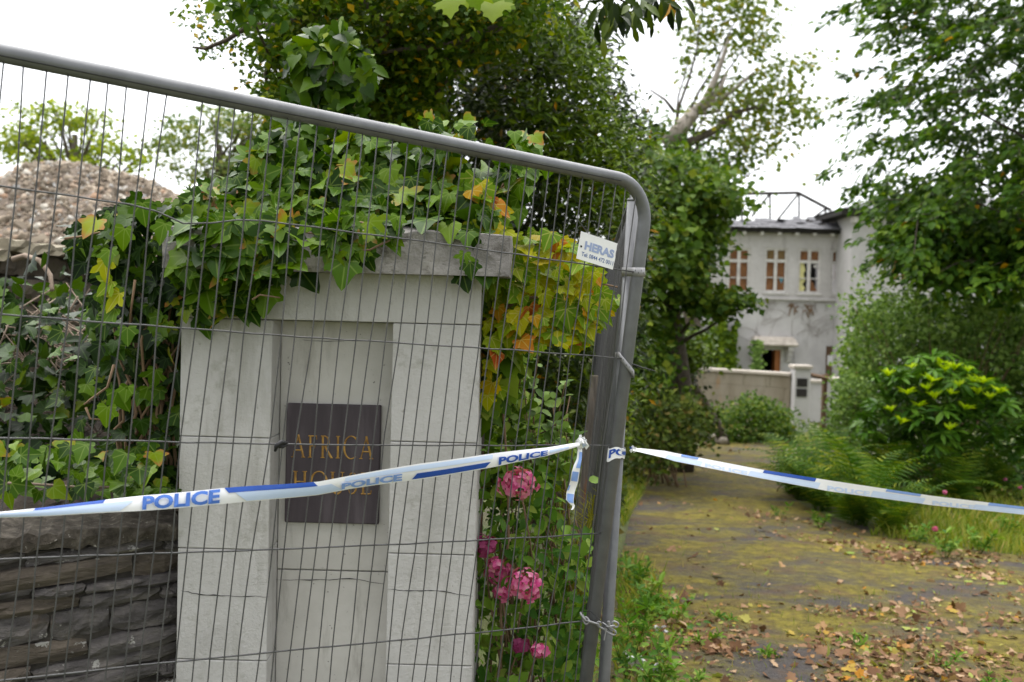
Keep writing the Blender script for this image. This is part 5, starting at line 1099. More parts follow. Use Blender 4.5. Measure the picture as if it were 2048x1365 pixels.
#@@TREES
# ================================================================== TREES AND BUSHES BEHIND
def crown_points(poly, d0, thick, ncl, per, spread, weight=None):
    P = sample_poly(poly, ncl)
    if weight is not None: P = P[rng.random(len(P)) < weight(P[:, 0], P[:, 1])]
    d = (d0(P[:, 0], P[:, 1]) if callable(d0) else d0) + rng.random(len(P)) * thick; C_ = at(P[:, 0], P[:, 1], d)
    return C_, clumped(C_, per, spread)
def tree(name, label, base, top, r0, groups, cat='tree', limbs=14, bark='bark', group=None, r_l=.03):
    """groups: (poly, depth, thickness, clumps, leaves per clump, spread, leaf shapes, material, size range, normal, tip)"""
    base = np.array(base, float); base[2] = float(gz(base[0], base[1])) - .05 if base[2] is not None else 0; top = np.array(top, float)
    o = thing(name, base, label, cat, group); h = top - base
    mid = [base, base + h * .3 + np.array([.06, .03, 0]) * r0 * 8, base + h * .65 - np.array([.05, 0, 0]) * r0 * 8, top]
    MB().tube(mid, [r0 * 1.25, r0, r0 * .75, r0 * .35], 12).build('trunk', M[bark], o, smooth=True); allC = []
    for (poly, d0, th, ncl, per, spread, Ts, mt, (s0, s1), up, tip, *wt) in groups:
        C_, P = crown_points(poly, d0, th, ncl, per, spread, wt[0] if wt else None); allC.append(C_)
        d_, n_ = orient(len(P), up, .55, tip, .6); c = link_mesh('crown', leaf_mesh('crown', Ts[0], P, d_, n_, rng.uniform(s0, s1, len(P))), M[mt], o); tag(c, kind='stuff')
    C_ = np.concatenate(allC); lb = []
    for k in rng.choice(len(C_), min(limbs, len(C_)), replace=False):
        e = C_[k]; t = np.clip((e[2] - base[2]) / max(.1, h[2]) * .75, .12, .95); lb.append(wander(base + h * t, e, 8, .03 * np.linalg.norm(e - base) / 3))
    if lb: stems(lb, r_l, r_l * .18, 'limbs', M[bark], o, 6)
    return o
UPF = (0, -.5, .8)
# dark evergreen behind the pillar
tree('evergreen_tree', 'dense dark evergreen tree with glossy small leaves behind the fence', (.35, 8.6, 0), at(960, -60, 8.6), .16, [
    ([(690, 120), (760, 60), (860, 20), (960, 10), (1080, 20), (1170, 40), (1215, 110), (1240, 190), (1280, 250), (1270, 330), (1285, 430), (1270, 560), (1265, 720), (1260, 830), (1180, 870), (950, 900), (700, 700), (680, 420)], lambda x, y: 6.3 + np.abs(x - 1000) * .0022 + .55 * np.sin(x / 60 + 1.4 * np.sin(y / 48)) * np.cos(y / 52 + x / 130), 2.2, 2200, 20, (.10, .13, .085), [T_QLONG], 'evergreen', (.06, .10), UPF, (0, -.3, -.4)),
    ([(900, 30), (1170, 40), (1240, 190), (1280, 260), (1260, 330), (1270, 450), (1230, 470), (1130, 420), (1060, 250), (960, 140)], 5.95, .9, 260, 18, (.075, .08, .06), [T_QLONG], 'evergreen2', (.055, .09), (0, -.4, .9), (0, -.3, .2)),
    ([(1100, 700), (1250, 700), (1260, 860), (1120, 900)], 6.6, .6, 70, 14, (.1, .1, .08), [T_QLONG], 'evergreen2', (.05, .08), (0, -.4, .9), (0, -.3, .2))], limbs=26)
# loose yellow-green tree above the pillar
tree('deciduous_tree', 'yellow-green small-leaved tree spreading over the pillar and ivy trunk', (-1.05, 6.3, 0), at(690, -160, 6.2), .09, [
    ([(565, -80), (900, -80), (1100, -60), (1090, 40), (980, 90), (900, 120), (850, 180), (880, 250), (840, 320), (770, 330), (740, 240), (610, 160), (585, 110), (565, 40)], lambda x, y: 4.9 + y * .0015, 1.4, 1200, 18, (.09, .11, .05), [T_QUAD], 'canopy', (.035, .06), (0, -.3, .9), (0, -.2, -.8)),
    ([(360, 40), (400, 5), (540, 20), (560, 60), (545, 110), (500, 90), (430, 100), (370, 70)], 5.2, .5, 24, 20, (.06, .08, .03), [T_QUAD], 'canopy', (.03, .05), (0, -.3, .9), (0, -.2, -.7)),
    ([(530, 40), (640, 40), (650, 300), (600, 330), (555, 300), (560, 200), (535, 140)], 4.9, 1.0, 230, 16, (.09, .1, .06), [T_QUAD], 'canopy', (.035, .06), (0, -.3, .9), (0, -.2, -.8)),
    ([(430, -20), (540, -20), (560, 20), (500, 45), (460, 30)], 4.6, .4, 12, 12, (.06, .08, .04), [T_OVAL], 'beech', (.06, .09), (0, -.3, .9), (0, -.2, -.8))], limbs=20, r_l=.022)
o = [x for x in bpy.data.objects if x.name == 'deciduous_tree'][0]
for q in ([(640, 20), (560, 55), (500, 50), (455, 80), (410, 98), (385, 95)], [(700, -20), (780, 60), (740, 95), (690, 120)], [(1010, 50), (900, 90), (800, 100), (740, 110)], [(560, 100), (545, 120), (530, 150), (538, 185)]):
    stems([[at(x, y, 5.15) for x, y in q]], .022, .006, 'branch', M['bark'], o, 7)
# bush tree left of the drive
tree('sycamore_tree', 'leafy young sycamore beside the drive, overlapping the house front', (2.2, 12.6, 0), at(1330, 330, 12.4), .13, [
    ([(1255, 340), (1290, 300), (1340, 315), (1400, 340), (1440, 350), (1470, 380), (1480, 400), (1435, 430), (1440, 470), (1420, 520), (1390, 560), (1340, 610), (1325, 690), (1315, 760), (1255, 790), (1240, 560)], lambda x, y: 10.8 + np.clip(x - 1250, 0, 300) * .004 + .6 * np.sin(x / 40) * np.sin(y / 45), 2.0, 620, 18, (.15, .2, .08), [T_QWIDE], 'mid', (.07, .12), (0, -.5, .9), (.2, -.3, -.6)),
    ([(1370, 590), (1420, 572), (1500, 590), (1515, 602), (1460, 615), (1430, 635), (1380, 630)], 11.4, .5, 44, 15, (.09, .12, .045), [T_QWIDE], 'mid', (.07, .11), (0, -.5, .9), (.2, -.3, -.6))], limbs=24, r_l=.03)
tree('laurel_bush', 'dark laurel bush swallowing the left end of the garden wall', (3.6, 16.5, 0), at(1370, 720, 16.5), .08, [
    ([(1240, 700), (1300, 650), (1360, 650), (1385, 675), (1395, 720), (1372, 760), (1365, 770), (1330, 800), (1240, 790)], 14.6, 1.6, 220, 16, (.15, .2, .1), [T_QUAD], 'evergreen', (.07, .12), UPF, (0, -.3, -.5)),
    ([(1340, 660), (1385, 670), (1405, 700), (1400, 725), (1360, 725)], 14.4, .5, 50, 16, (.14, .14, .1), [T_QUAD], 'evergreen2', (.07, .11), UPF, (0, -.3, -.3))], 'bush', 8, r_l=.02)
# tree with a broken pale limb
BT = tree('broken_tree', 'sparse dying tree with a broken pale bare limb against the sky', (5.0, 26, 0), at(1335, 285, 25.5), .22, [
    ([(1345, 30), (1390, 0), (1420, -60), (1530, -60), (1550, 60), (1540, 130), (1500, 120), (1440, 90), (1390, 110)], 24.5, 2, 100, 15, (.32, .3, .24), [T_QWIDE], 'sparse', (.11, .18), UPF, (0, -.2, -.5)),
    ([(1420, 190), (1480, 150), (1560, 130), (1620, 110), (1625, 130), (1560, 170), (1600, 200), (1640, 225), (1590, 260), (1590, 290), (1520, 290), (1540, 325), (1470, 300), (1420, 280), (1400, 240)], 24.5, 2, 120, 15, (.34, .3, .18), [T_QWIDE], 'sparse', (.11, .18), UPF, (0, -.2, -.5)),
    ([(1270, 250), (1330, 230), (1400, 300), (1480, 310), (1520, 330), (1400, 350), (1270, 330)], 24.0, 2, 95, 15, (.3, .3, .2), [T_QWIDE], 'mid', (.11, .18), UPF, (0, -.2, -.5)),
    ([(1345, 120), (1420, 110), (1440, 180), (1380, 190)], 25.5, 1, 9, 14, (.24, .3, .18), [T_QWIDE], 'sparse', (.10, .16), UPF, (0, -.2, -.5))], limbs=16, r_l=.05)
for q, r1, mt in (([(1335, 290), (1360, 258), (1388, 226)], (.23, .17), 'bark_pale'), ([(1384, 228), (1408, 205), (1430, 160), (1448, 110), (1460, 70)], (.12, .035), 'bark_pale'), ([(1388, 226), (1412, 226), (1440, 222)], (.08, .04), 'bark_pale'), ([(1395, 220), (1430, 205), (1468, 180), (1508, 145)], (.10, .03), 'bark_pale'), ([(1400, 222), (1440, 180), (1456, 140)], (.08, .03), 'bark_pale'),
                  ([(1340, 300), (1390, 280), (1430, 262), (1470, 225), (1530, 212)], (.14, .04), 'bark'), ([(1350, 225), (1330, 200), (1300, 180)], (.05, .02), 'bark')):
    stems([[at(x, y, 25.0) for x, y in q]], r1[0], r1[1], 'limb', M[mt], BT, 9)
# big tree on the right of the drive
def rgap(x, y): return np.clip(.50 + (x - 1640) / 420, .32, 1) * np.where((y < 360) & (x < 1860), .80, 1)
def spray_tree(name, label, base, top, r0, groups, mt, limbs):
    """branchlets carrying leaves in flat drooping sprays"""
    base = np.array(base, float); base[2] = float(gz(base[0], base[1])) - .05; top = np.array(top, float); h = top - base; o = thing(name, base, label, 'tree')
    MB().tube([base, base + h * .35 + np.array([.1, 0, 0]), base + h * .7, top], [r0 * 1.3, r0, r0 * .8, r0 * .4], 14).build('trunk', M['bark'], o, smooth=True); ends = []
    for (poly, d0, th, n, L0, L1, per, (s0, s1), wt) in groups:
        P = sample_poly(poly, n)
        if wt is not None: P = P[rng.random(len(P)) < wt(P[:, 0], P[:, 1])]
        C_ = at(P[:, 0], P[:, 1], (d0(P[:, 0], P[:, 1]) if callable(d0) else d0) + rng.random(len(P)) * th); m = len(C_)
        ax = nrm(C_ - (base + h * np.clip((C_[:, 2:3] - base[2]) / h[2], .2, .9))) ; ax[:, 2] *= .4; ax = nrm(ax + rng.normal(0, .28, (m, 3)) * np.array([1, 1, .5]) + np.array([0, 0, -.22])); ln = rng.uniform(L0, L1, m)
        side = nrm(np.cross(ax, np.array([0, 0, 1.0]) + rng.normal(0, .18, (m, 3)))); up = np.cross(side, ax)
        t = rng.random((m, per)) ** .8; lat = rng.uniform(-1, 1, (m, per)) * .30 * (1.05 - .75 * t) * ln[:, None]
        pos = C_[:, None] + ax[:, None] * (t * ln[:, None])[..., None] + side[:, None] * lat[..., None] + up[:, None] * (rng.normal(0, .035, (m, per)) - .18 * t ** 2 * ln[:, None] - .15 * np.abs(lat))[..., None]
        dr = ax[:, None] * .7 + side[:, None] * np.sign(lat)[..., None] * .6 + np.array([0, 0, -.35]) + rng.normal(0, .25, (m, per, 3)); nn = up[:, None] + rng.normal(0, .32, (m, per, 3))
        f = lambda A: np.ascontiguousarray(A).reshape(-1, 3); k = m * per
        c = link_mesh('crown', leaf_mesh('crown', T_ROUND4, f(pos), f(dr), f(nn), rng.uniform(s0, s1, k)), M[mt], o); tag(c, kind='stuff')
        tw = MB()
        for i in range(m):
            if i % 2 == 0: tw.tube([C_[i], C_[i] + ax[i] * ln[i] * .5 - up[i] * .045 * ln[i], C_[i] + ax[i] * ln[i] * .95 - up[i] * .17 * ln[i]], [.009, .006, .003], 4, False)
        tag(tw.build('twigs', M['bark'], o), kind='stuff'); ends.append(C_)
    C_ = np.concatenate(ends); lb = []
    for k in rng.choice(len(C_), limbs, replace=False):
        e = C_[k]; lb.append(wander(base + h * np.clip((e[2] - base[2]) / h[2] * .8, .15, .95), e, 9, .06))
    stems(lb, .05, .010, 'limbs', M['bark'], o, 6); return o
spray_tree('broadleaf_tree', 'big broad-leaved tree hanging over the right side of the drive', (10.6, 15.5, 0), at(2330, -100, 14.6), .28, [
    ([(1760, -60), (1750, 20), (1700, 55), (1790, 70), (1770, 140), (1800, 165), (1740, 195), (1715, 240), (1680, 262), (1725, 290), (1735, 345), (1785, 350), (1795, 405), (1830, 425), (1840, 470), (1865, 500), (1900, 512), (1930, 530), (2060, 560), (2400, 530), (2400, -160), (1760, -160)], lambda x, y: 10.6 + np.clip(2050 - x, 0, 420) * .004, 4.0, 760, .55, 1.05, 40, (.085, .135), rgap),
    ([(1815, 400), (1850, 385), (1950, 400), (2120, 420), (2120, 540), (1950, 535), (1880, 520), (1825, 480)], 11.0, 2.4, 190, .5, .95, 42, (.085, .135), None)], 'beech', 40)
# far trees left, behind the heap
tree('park_tree', 'round bright green tree standing behind the rubble heap', (*at(160, 600, 36)[:2], 0), at(150, 270, 36), .28, [
    ([(5, 310), (20, 255), (60, 215), (135, 205), (200, 228), (250, 270), (285, 300), (265, 350), (190, 340), (60, 340)], 35, 2.5, 62, 44, (.36, .4, .12), [T_QWIDE], 'fartree', (.12, .2), UPF, (0, -.2, -.5))], limbs=34, r_l=.10)
tree('pine_tree', 'muted green spreading tree between the rubble heap and the pillar ivy', (*at(440, 600, 38)[:2], 0), at(440, 290, 38), .3, [
    ([(300, 285), (370, 230), (430, 215), (520, 240), (580, 260), (580, 400), (470, 390), (350, 370), (330, 340)], 37, 3, 100, 44, (.40, .5, .12), [T_QWIDE], 'fartree2', (.12, .2), UPF, (0, -.2, -.5)),
    ([(510, 190), (580, 150), (600, 260), (530, 240)], 37, 2, 24, 40, (.34, .4, .14), [T_QWIDE], 'fartree', (.14, .22), UPF, (0, -.2, -.5))], limbs=20, r_l=.07)
# overhanging sycamore twig near the lens
tw_ = thing('sycamore_twig', at(960, -40, 2.3), 'pale green sycamore leaves hanging into the top of the view above the fence', 'twig')
L_ = [(905, 0, 64), (935, -22, 62), (985, 8, 76), (955, -20, 64), (1008, 0, 60), (890, -30, 60), (920, -12, 50)]
pH = np.array([at(x, y, 2.25 + .05 * k) for k, (x, y, s_) in enumerate(L_)]); d_, n_ = orient(len(L_), (.1, -.8, .6), .25, (.05, 0, -1), .25); put_leaves(tw_, [T_SYC], M['syc'], pH, d_, n_, np.array([s_ / 1050 for *_, s_ in L_]), 10)
stems([[at(700, -140, 2.5), at(860, -80, 2.4), at(960, -40, 2.3), at(1040, -50, 2.35)]], .006, .003, 'stem', M['stem'], tw_)
dk = thing('eucalyptus_branch', at(1240, -60, 4.4), 'dark drooping branch with narrow leaves against the sky gap', 'branch')
P = np.concatenate([at(rng.normal(1240, 34, 90), rng.normal(10, 20, 90), rng.uniform(4.2, 4.7, 90)), at(rng.normal(1335, 14, 22), rng.normal(-6, 12, 22), rng.uniform(4.2, 4.5, 22))]); d_, n_ = orient(len(P), (0, -.8, .4), .5, (.1, 0, -1), .4); put_leaves(dk, [T_LONG], M['evergreen'], P, d_, n_, rng.uniform(.07, .12, len(P)), 112)
stems([[at(1120, -80, 4.5), at(1200, -20, 4.4), at(1250, 5, 4.4)], [at(1160, -90, 4.4), at(1290, -50, 4.4), at(1350, -12, 4.4)]], .012, .004, 'stem', M['bark'], dk)

# ================================================================== SHRUBS, FERNS AND GROUND COVER BY THE DRIVE
def bush(name, label, poly, d0, th, ncl, per, spread, T, mt, sz, cat='shrub', up=UPF, tip=(0, -.3, .2), nst=18, clampz=True):
    C_, P = crown_points(poly, d0, th, ncl, per, spread)
    if clampz: P[:, 2] = np.maximum(P[:, 2], gz(P[:, 0], P[:, 1]) + .02)
    b = C_.mean(0); b[2] = float(gz(b[0], b[1])); o = thing(name, b, label, cat)
    d_, n_ = orient(len(P), up, .55, tip, .7); c = link_mesh('foliage', leaf_mesh('foliage', T, P, d_, n_, rng.uniform(*sz, len(P))), M[mt], o); tag(c, kind='stuff')
    if nst: stems([wander(np.array([b[0] + random.uniform(-.3, .3), b[1] + random.uniform(-.2, .2), float(gz(b[0], b[1])) - .02]), C_[random.randrange(len(C_))], 6, .03) for _ in range(nst)], .012, .003, 'stems', M['stem'], o, 5)
    return o, C_
bush('grey_green_shrub', 'tall grey-green shrub in front of the house wing', [(1700, 690), (1725, 640), (1760, 600), (1830, 600), (1900, 610), (2000, 590), (2110, 610), (2110, 860), (1720, 880), (1690, 860), (1690, 760)], lambda x, y: 13.0 + .8 * np.sin(x / 37 + 1.5 * np.sin(y / 33)) * np.cos(y / 40), 1.6, 800, 24, (.11, .15, .075), T_QUAD, 'grey_shrub', (.06, .105))
bush('grey_green_shrub', 'lower grey-green shrub spilling round the plain pale gate pier', [(1680, 770), (1710, 740), (1730, 800), (1730, 880), (1670, 890), (1650, 870), (1670, 830)], 12.4, .8, 120, 18, (.1, .12, .08), T_QUAD, 'grey_shrub', (.05, .08))
bush('tall_sprigs', 'loose pale sprigs rising above the tall grey-green shrub', [(1690, 600), (1720, 555), (1780, 560), (1850, 575), (2000, 560), (2100, 560), (2100, 680), (1700, 690)], 12.5, 1.2, 150, 16, (.10, .12, .12), T_QUAD, 'grey_shrub', (.05, .085), nst=30)
bush('low_shrub', 'spreading low shrub at the foot of the stained garden wall', [(1385, 830), (1430, 815), (1470, 830), (1480, 800), (1520, 800), (1570, 830), (1588, 870), (1560, 895), (1400, 885)], 17.0, 1.0, 240, 18, (.14, .2, .07), T_QUAD, 'mid', (.06, .10))
bush('drive_side_shrub', 'brownish green scrub along the left edge of the drive past the fence', [(1262, 800), (1300, 780), (1370, 800), (1400, 840), (1390, 880), (1350, 900), (1262, 960)], 10.0, 2.5, 260, 18, (.15, .2, .07), T_QUAD, 'scrub', (.05, .085))
# rhododendron: whorls of long leaves, lime new growth on top
rh = thing('rhododendron', (*ground(1870, 930)[:2], float(gz(*ground(1870, 930)[:2]))), 'glossy rhododendron with lime green new shoots beside the ferns', 'rhododendron')
def whorl(n, lift, sz, mt, name):
    th = np.arange(n) * 2.4; d_ = np.column_stack([np.cos(th), np.sin(th), np.full(n, lift) + .25 * np.sin(th * 3)]); n_ = np.column_stack([-np.cos(th) * .5, -np.sin(th) * .5, np.ones(n)])
    me = leaf_mesh(name, T_LONG, np.zeros((n, 3)), d_, n_, sz * (.8 + .3 * np.random.default_rng(n).random(n))); me.materials.append(M[mt]); return me
wA = [whorl(9, .1, .17, 'rhodo', 'leaf_whorl'), whorl(8, -.15, .16, 'rhodo', 'leaf_whorl'), whorl(10, .3, .15, 'rhodo', 'leaf_whorl')]; wN = [whorl(11, 1.1, .14, 'rhodo_new', 'new_shoot'), whorl(9, 1.8, .13, 'rhodo_new', 'new_shoot')]
def put(me, name, p, par, s_=1.0, rz=None, tilt=.3):
    o = bpy.data.objects.new(name, me); COL.objects.link(o); o.parent = par; o.location = Vector(tuple(p)) - par.location; o.scale = (s_,) * 3; o.rotation_euler = (random.uniform(-tilt, tilt), random.uniform(-tilt, tilt), random.uniform(0, 6.3) if rz is None else rz); return o
rp = [(1760, 740), (1800, 720), (1870, 700), (1920, 715), (1960, 740), (2020, 800), (2090, 850), (2090, 900), (1900, 905), (1800, 890), (1720, 880), (1720, 830), (1740, 790)]
P = sample_poly(rp, 260); W = at(P[:, 0], P[:, 1], 9.9 + np.abs(P[:, 0] - 1880) * .002 + rng.random(260) * .9)
for k, p in enumerate(W): put(wA[k % 3], 'leaf_whorl', p, rh, random.uniform(.8, 1.2), None, .45)
for (x, y) in ((1825, 738), (1880, 728), (1908, 742), (1862, 765), (1918, 775), (1966, 768), (1935, 745), (1776, 754), (1855, 782), (1783, 825), (1900, 862), (1999, 788), (1930, 820), (1890, 745), (1945, 765), (1815, 790), (1840, 815), (1980, 800), (1870, 800), (1955, 790), (1800, 850), (1900, 790)): put(wN[random.randrange(2)], 'new_shoot', at(x, y, 9.8), rh, random.uniform(.6, .95), None, .25)
bz = np.array(rh.location); stems([wander(bz + np.array([random.uniform(-.4, .4), random.uniform(-.2, .2), 0]), W[random.randrange(260)], 6, .03) for _ in range(40)], .014, .005, 'stems', M['bark'], rh)
# ferns
def frond(n=30, L_=.85, seed=0):
    V = []; Fc = []; c = []; y = z = 0.0
    for i in range(n + 1):
        t = i / n; c.append((0, y, z)); a = 1.32 - 1.6 * t ** 1.7; y += L_ / n * math.cos(a); z += L_ / n * math.sin(a)
    for i in range(2, n):
        t = i / n; w_ = L_ * .22 * math.sin(math.pi * min(1, t * .84 + .18)) ** .8; b = np.array(c[i]); ax = nrm(np.array(c[i + 1]) - b); sw = L_ / n * .40
        for s in (-1, 1):
            k = len(V); sd_ = np.array([s, 0, 0.0]); q = b + sd_ * w_ * .5 + ax * w_ * .12; e = b + sd_ * w_ + ax * w_ * .34 - np.array([0, 0, .14 * w_])
            V += [b - ax * sw * .5, b + ax * sw * .5, q + ax * sw * .6, q - ax * sw * .4, e]; Fc += [(k, k + 3, k + 2, k + 1), (k + 3, k + 4, k + 2)]
    mb = MB(); mb.add(V, Fc); mb.tube(c, [.004 * (1 - .8 * i / n) for i in range(n + 1)], 4); me = mb.mesh('frond'); me.materials.append(M['fern']); return me
fr_m = [frond(24, .95), frond(22, .8), frond(20, .65)]
def fern(px, py, n, s_, label):
    g_ = ground(px, py); o = thing('fern', (g_[0], g_[1], float(gz(g_[0], g_[1]))), label, 'fern', 'ferns along the drive edge')
    for k in range(n):
        a = k * 2.4 + random.uniform(-.3, .3); f = put(fr_m[k % 3], 'frond', g_ + np.array([random.uniform(-.08, .08), random.uniform(-.08, .08), 0]), o, 1.12 * s_ * random.uniform(.65, 1.15), a, 0); f.rotation_euler = (random.uniform(-.5, .3), random.uniform(-.25, .25), a)
for (px, py, n, s_, lab) in ((1645, 1022, 30, 1.05, 'lush fern clump at the drive corner nearest the slim gate pier'), (1715, 1050, 30, 1.1, 'big fern clump in the middle of the drive edge below the rhododendron'), (1780, 1068, 22, .8, 'fern with low arching fronds over the fallen leaves'), (1600, 1000, 26, .8, 'small fern pressed against the drive corner'), (1905, 1015, 24, .9, 'yellowing fern under the right of the rhododendron'), (1970, 1000, 22, .85, 'pale fern beside the pink-flowered weeds'), (1765, 1005, 26, .95, 'fern tucked against the rhododendron stems')): fern(px, py, n, s_, lab)
bush('euphorbia_shrub', 'small blue-green shrub in front of the drive corner ferns', [(1575, 930), (1600, 905), (1640, 890), (1650, 940), (1630, 980), (1590, 980)], 10.4, .6, 60, 15, (.09, .1, .07), T_QLONG, 'grey_shrub', (.06, .1))
bush('undergrowth_shrub', 'deep green undergrowth behind the fern clumps', [(1700, 880), (2090, 880), (2090, 980), (1700, 980)], 11.0, 1.0, 160, 15, (.14, .16, .07), T_QUAD, 'rhodo', (.06, .1))
# grass, weeds and litter
def blades(P, hts, mat, name, lean=.35):
    m = len(P); a = rng.uniform(0, 6.28, m); d_ = np.column_stack([np.cos(a) * lean * rng.random(m), np.sin(a) * lean * rng.random(m), np.ones(m)]); n_ = np.column_stack([np.cos(a + .6), np.sin(a + .6), np.zeros(m)])
    Vt = np.array([(.035, 0, 0), (-.035, 0, 0), (.028, .5, .05), (-.028, .5, .05), (0, 1, .28)]); T = (Vt, np.array([(0, 2, 1), (1, 2, 3), (3, 2, 4)]), Vt[:, :2].copy())
    o = link_mesh(name, leaf_mesh(name, T, P, d_, n_, hts), mat); tag(o, kind='stuff'); return o
def on_g(P, dz=0.0):
    q = ground(P[:, 0], P[:, 1]); q[:, 2] = gz(q[:, 0], q[:, 1]) + dz; return q
P = np.concatenate([on_g(sample_poly([(1740, 1075), (1800, 1030), (1900, 1000), (2120, 990), (2120, 1130), (1950, 1105)], 5200)), on_g(sample_poly([(1262, 900), (1380, 880), (1380, 905), (1300, 960), (1262, 1030), (1245, 1060), (1240, 960)], 2600)), on_g(sample_poly([(1590, 870), (1700, 870), (1700, 900), (1600, 905)], 900)), on_g(sample_poly([(1245, 1130), (1330, 1150), (1300, 1250), (1270, 1330), (1225, 1340)], 300)), on_g(sample_poly([(1230, 1120), (1290, 1130), (1330, 1200), (1380, 1260), (1330, 1330), (1380, 1420), (1230, 1420)], 800))])
tag(blades(P, rng.uniform(.05, .24, len(P)) * rng.uniform(.5, 1, len(P)) * np.where(P[:, 1] < 5.5, .62, 1), M['grass'], 'grass', .8), 'long yellow-green grass fringing the driveway', 'grass')
P = on_g(np.column_stack([rng.uniform(1230, 2100, 1500), rng.uniform(900, 1420, 1500)]), .012); tag(blades(P, rng.uniform(.02, .06, 1500), M['grass'], 'short_grass', .9), 'scattered short grass growing through the mossy drive', 'grass')
# fallen leaves
def lit(poly, n): return on_g(sample_poly(poly, n), .018)
P = np.concatenate([lit([(1240, 1240), (1400, 1220), (1700, 1220), (2100, 1180), (2100, 1400), (1240, 1400)], 4200), lit([(1480, 1020), (1600, 1040), (1750, 1080), (1950, 1110), (2100, 1120), (2100, 1180), (1900, 1160), (1700, 1120), (1500, 1060)], 1900), lit([(1250, 950), (2100, 1130), (2100, 1300), (1250, 1300)], 1000), lit([(1350, 880), (1590, 880), (1560, 960), (1300, 960)], 350), lit([(1250, 1190), (1420, 1190), (1420, 1420), (1250, 1420)], 260)])
nz_ = np.sin(P[:, 0] * 3.1 + 1.7 * np.sin(P[:, 1] * 2.3)) * np.sin(P[:, 1] * 3.7 + 1.3 * np.sin(P[:, 0] * 1.9)) + .5 * np.sin(P[:, 0] * 9 + P[:, 1] * 4) * np.sin(P[:, 1] * 8 - P[:, 0] * 3)
P = P[(nz_ + rng.normal(0, .55, len(P))) > .10]
m = len(P); d_, n_ = orient(m, (0, -.1, 1), .45, (0, 0, 0), 1.0); sz = np.clip(rng.lognormal(math.log(.026), .42, m), .01, .065); P[:, 2] += rng.random(m) * .012
half = rng.random(m) < .6
for nm, T, c in (('fallen_leaves', T_OVAL, half), ('fallen_leaves', T_SYC, ~half)):
    o = link_mesh(nm, leaf_mesh(nm, T, P[c], d_[c], n_[c], sz[c]), M['litter']); tag(o, 'brown and orange fallen leaves strewn over the drive' if T is T_OVAL else 'lobed brown fallen leaves strewn over the drive', 'leaves', kind='stuff')
# small weeds at the posts and the leaf drift
wm = [whorl(4, .55, .12, 'hyd', 'leaf_whorl'), whorl(5, .9, .09, 'hyd', 'leaf_whorl')]
def weed(px, py, hgt, label, n=6):
    g_ = ground(px, py); o = thing('weed', (g_[0], g_[1], float(gz(g_[0], g_[1]))), label, 'weed', 'weeds along the drive')
    for k in range(n):
        a = random.uniform(0, 6.28); top = g_ + np.array([math.cos(a) * .09, math.sin(a) * .09, hgt * random.uniform(.6, 1)]); stems([wander(g_, top, 4, .01)], .0025, .0018, 'stem', M['shrub'], o, 4)
        for j in range(3): put(wm[(k + j) % 2], 'leaf_whorl', g_ + (top - g_) * (.45 + .27 * j), o, random.uniform(.35, .8) * min(1, .45 + 3 * hgt), None, .7)
WD = [(1262, 1190, .22), (1300, 1240, .20), (1275, 1300, .24), (1340, 1250, .14), (1255, 1370, .26), (1310, 1390, .2), (1400, 1290, .08), (1370, 1380, .09), (1450, 1240, .05), (1560, 1325, .04), (1700, 1290, .04), (1980, 1385, .06), (1900, 1335, .04), (1830, 1100, .2), (1890, 1120, .22), (1960, 1110, .22), (2020, 1080, .2), (1640, 1060, .14), (1560, 1040, .12)]
WL = ['leafy weed close behind the chain on the corner posts', 'leafy weed between the post chain and the leaf drift', 'upright weed standing beside the white paper scraps', 'short weed at the moss edge beyond the corner posts', 'tallest weed crowding the base of the loose post', 'bushy weed in front of the white paper scraps', 'tiny weed alone in the leaf drift near the posts']
for k, (x, y, h_) in enumerate(WD): weed(x, y, h_, WL[k] if k < 7 else 'low green weed among the fallen leaves on the drive' if k < 13 else 'green weed in the grass below the ferns', 6 if h_ > .12 else 3)
P = on_g(sample_poly([(1228, 1110), (1290, 1130), (1340, 1200), (1420, 1250), (1340, 1330), (1400, 1420), (1225, 1420)], 520)); P[:, 2] += rng.random(520) ** 2 * .13; d_, n_ = orient(520, (0, -.3, 1), .5, (0, -.2, .1), .9)
o = link_mesh('ground_cover', leaf_mesh('ground_cover', T_OVAL, P, d_, n_, rng.uniform(.02, .055, 520)), M['hyd']); tag(o, 'light green ground cover round the foot of the loose post', 'plants', kind='stuff')
X_ = np.concatenate([rng.uniform(.5, 2.7, 4200), rng.uniform(4.6, 15, 6500)]); Y_ = np.concatenate([rng.uniform(5.5, 15, 4200), rng.uniform(8.0, 19, 6500)]); dl, dr_ = drive_x(Y_); k_ = (X_ < dl - .05) | (X_ > dr_ + .25); X_, Y_ = X_[k_], Y_[k_]
lump = .5 + .5 * np.sin(X_ * 2.1 + 1.3 * np.sin(Y_ * 1.7)) * np.sin(Y_ * 1.9); P = np.column_stack([X_, Y_, gz(X_, Y_) + .02 + rng.random(len(X_)) * (.08 + .42 * lump)]); d_, n_ = orient(len(P), (0, -.3, 1), .5, (0, -.2, .1), .9)
o = link_mesh('undergrowth', leaf_mesh('undergrowth', T_QUAD, P, d_, n_, rng.uniform(.05, .10, len(P))), M['scrub']); tag(o, 'low dark undergrowth either side of the driveway', 'plants', kind='stuff')
# pink-flowered weeds in the grass
for k, (x, y) in enumerate(((1870, 1058), (1890, 985), (2010, 960), (2040, 975))):
    g_ = ground(x, y + 45); o = thing('clover', (g_[0], g_[1], float(gz(g_[0], g_[1]))), 'pink clover-like flower on a stalk in the grass under the ferns', 'flower', 'pink flowers in the grass'); d_c = np.dot(g_ - EYE, _f); c = at(x, y, d_c); stems([wander(g_, c, 4, .01)], .003, .002, 'stem', M['shrub'], o, 4); link_mesh('flower_head', mophead(c, .018, M['petal'], k), M['petal'], o)
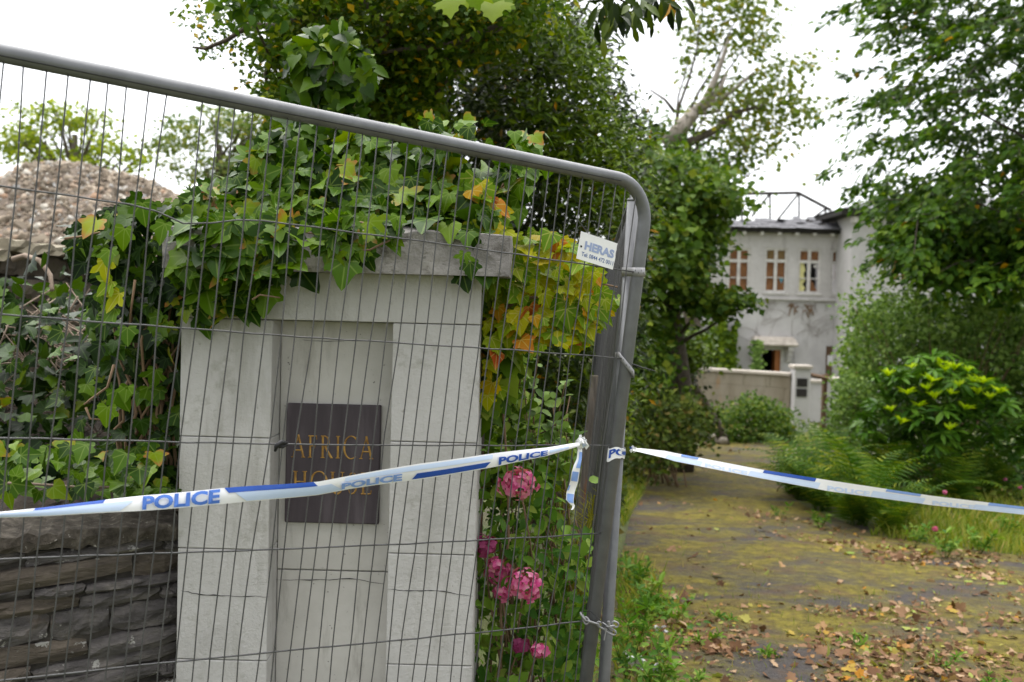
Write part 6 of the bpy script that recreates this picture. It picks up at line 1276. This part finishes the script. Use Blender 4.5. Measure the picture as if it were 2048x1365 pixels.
# logs and paper scraps
def log(a, b, r_, label):
    A, B = ground(*a), ground(*b); A[2] += r_ * .8; B[2] += r_ * .8; o = thing('fallen_log', (A + B) / 2 - np.array([0, 0, r_]), label, 'log', 'fallen logs'); MB().tube(wander(A, B, 6, .02), [r_, r_ * .95, r_ * .9, r_ * .85, r_ * .8, r_ * .7], 9).build('trunk', M['bark_pale'], o, smooth=True)
log((1383, 872), (1448, 892), .10, 'pale barkless log lying by the garden wall shrub'); log((1375, 866), (1392, 872), .08, 'short pale log end behind the longer log'); log((1455, 880), (1480, 884), .06, 'thin pale log at the edge of the low shrub')
for k, (x, y, s_) in enumerate(((1268, 1345, .09), (1300, 1362, .11), (1255, 1330, .06), (1320, 1250 + 20, .07))):
    g_ = ground(x, y); o = thing('paper_scrap', (g_[0], g_[1], float(gz(g_[0], g_[1]))), 'crumpled white paper scrap among the weeds behind the corner posts', 'litter', 'paper scraps'); crumple('sheet', g_ + np.array([0, 0, .04]), s_ * .5, o, M['litter_paper'], 40 + k, 5)
# ivy on the house and round the door hood
hv = thing('house_ivy', hp(1440, 800, -.2), 'dark ivy plume climbing the house wall behind the garden wall', 'ivy')
C_ = []
for (x0, y0, x1, y1, w_) in ((1440, 745, 1420, 640, 14), (1430, 745, 1447, 625, 10), (1450, 745, 1472, 640, 9), (1455, 745, 1455, 660, 13), (1420, 740, 1405, 660, 12), (1440, 745, 1440, 690, 24)):
    t = rng.random(260); C_.append(np.column_stack([x0 + (x1 - x0) * t + rng.normal(0, 1, 260) * w_ * (1.1 - t) * .8, y0 + (y1 - y0) * t]))
C_ = np.concatenate(C_); P = onY(C_[:, 0], C_[:, 1], HY - .05) - np.column_stack([np.zeros(len(C_)), rng.random(len(C_)) * .35, np.zeros(len(C_))]); d_, n_ = orient(len(P), (0, -1, .3), .4, (0, 0, -1), .4); tag(link_mesh('foliage', leaf_mesh('foliage', T_QWIDE, P, d_, n_, rng.uniform(.12, .24, len(P))), M['evergreen2'], hv), kind='stuff')
stems([[hp(x, 800, -.02), hp(x + 4, 720, -.02), hp(x - 6, 650, -.02)] for x in (1425, 1440, 1455)], .04, .015, 'stem', M['stem'], hv)
dv = thing('door_creeper', hp(1513, 800, -.3), 'green creeper hanging on the left bracket of the door hood', 'creeper')
C_ = np.column_stack([rng.normal(1514, 6, 260), rng.uniform(678, 745, 260)]); P = onY(C_[:, 0], C_[:, 1], HY - .55); d_, n_ = orient(len(P), (0, -1, .3), .4, (0, 0, -1), .4); tag(link_mesh('foliage', leaf_mesh('foliage', T_QWIDE, P, d_, n_, rng.uniform(.10, .18, len(P))), M['grey_shrub'], dv), kind='stuff')
stems([[hp(1512, 800, -.5), hp(1515, 740, -.5), hp(1513, 690, -.55)]], .03, .012, 'stem', M['stem'], dv)
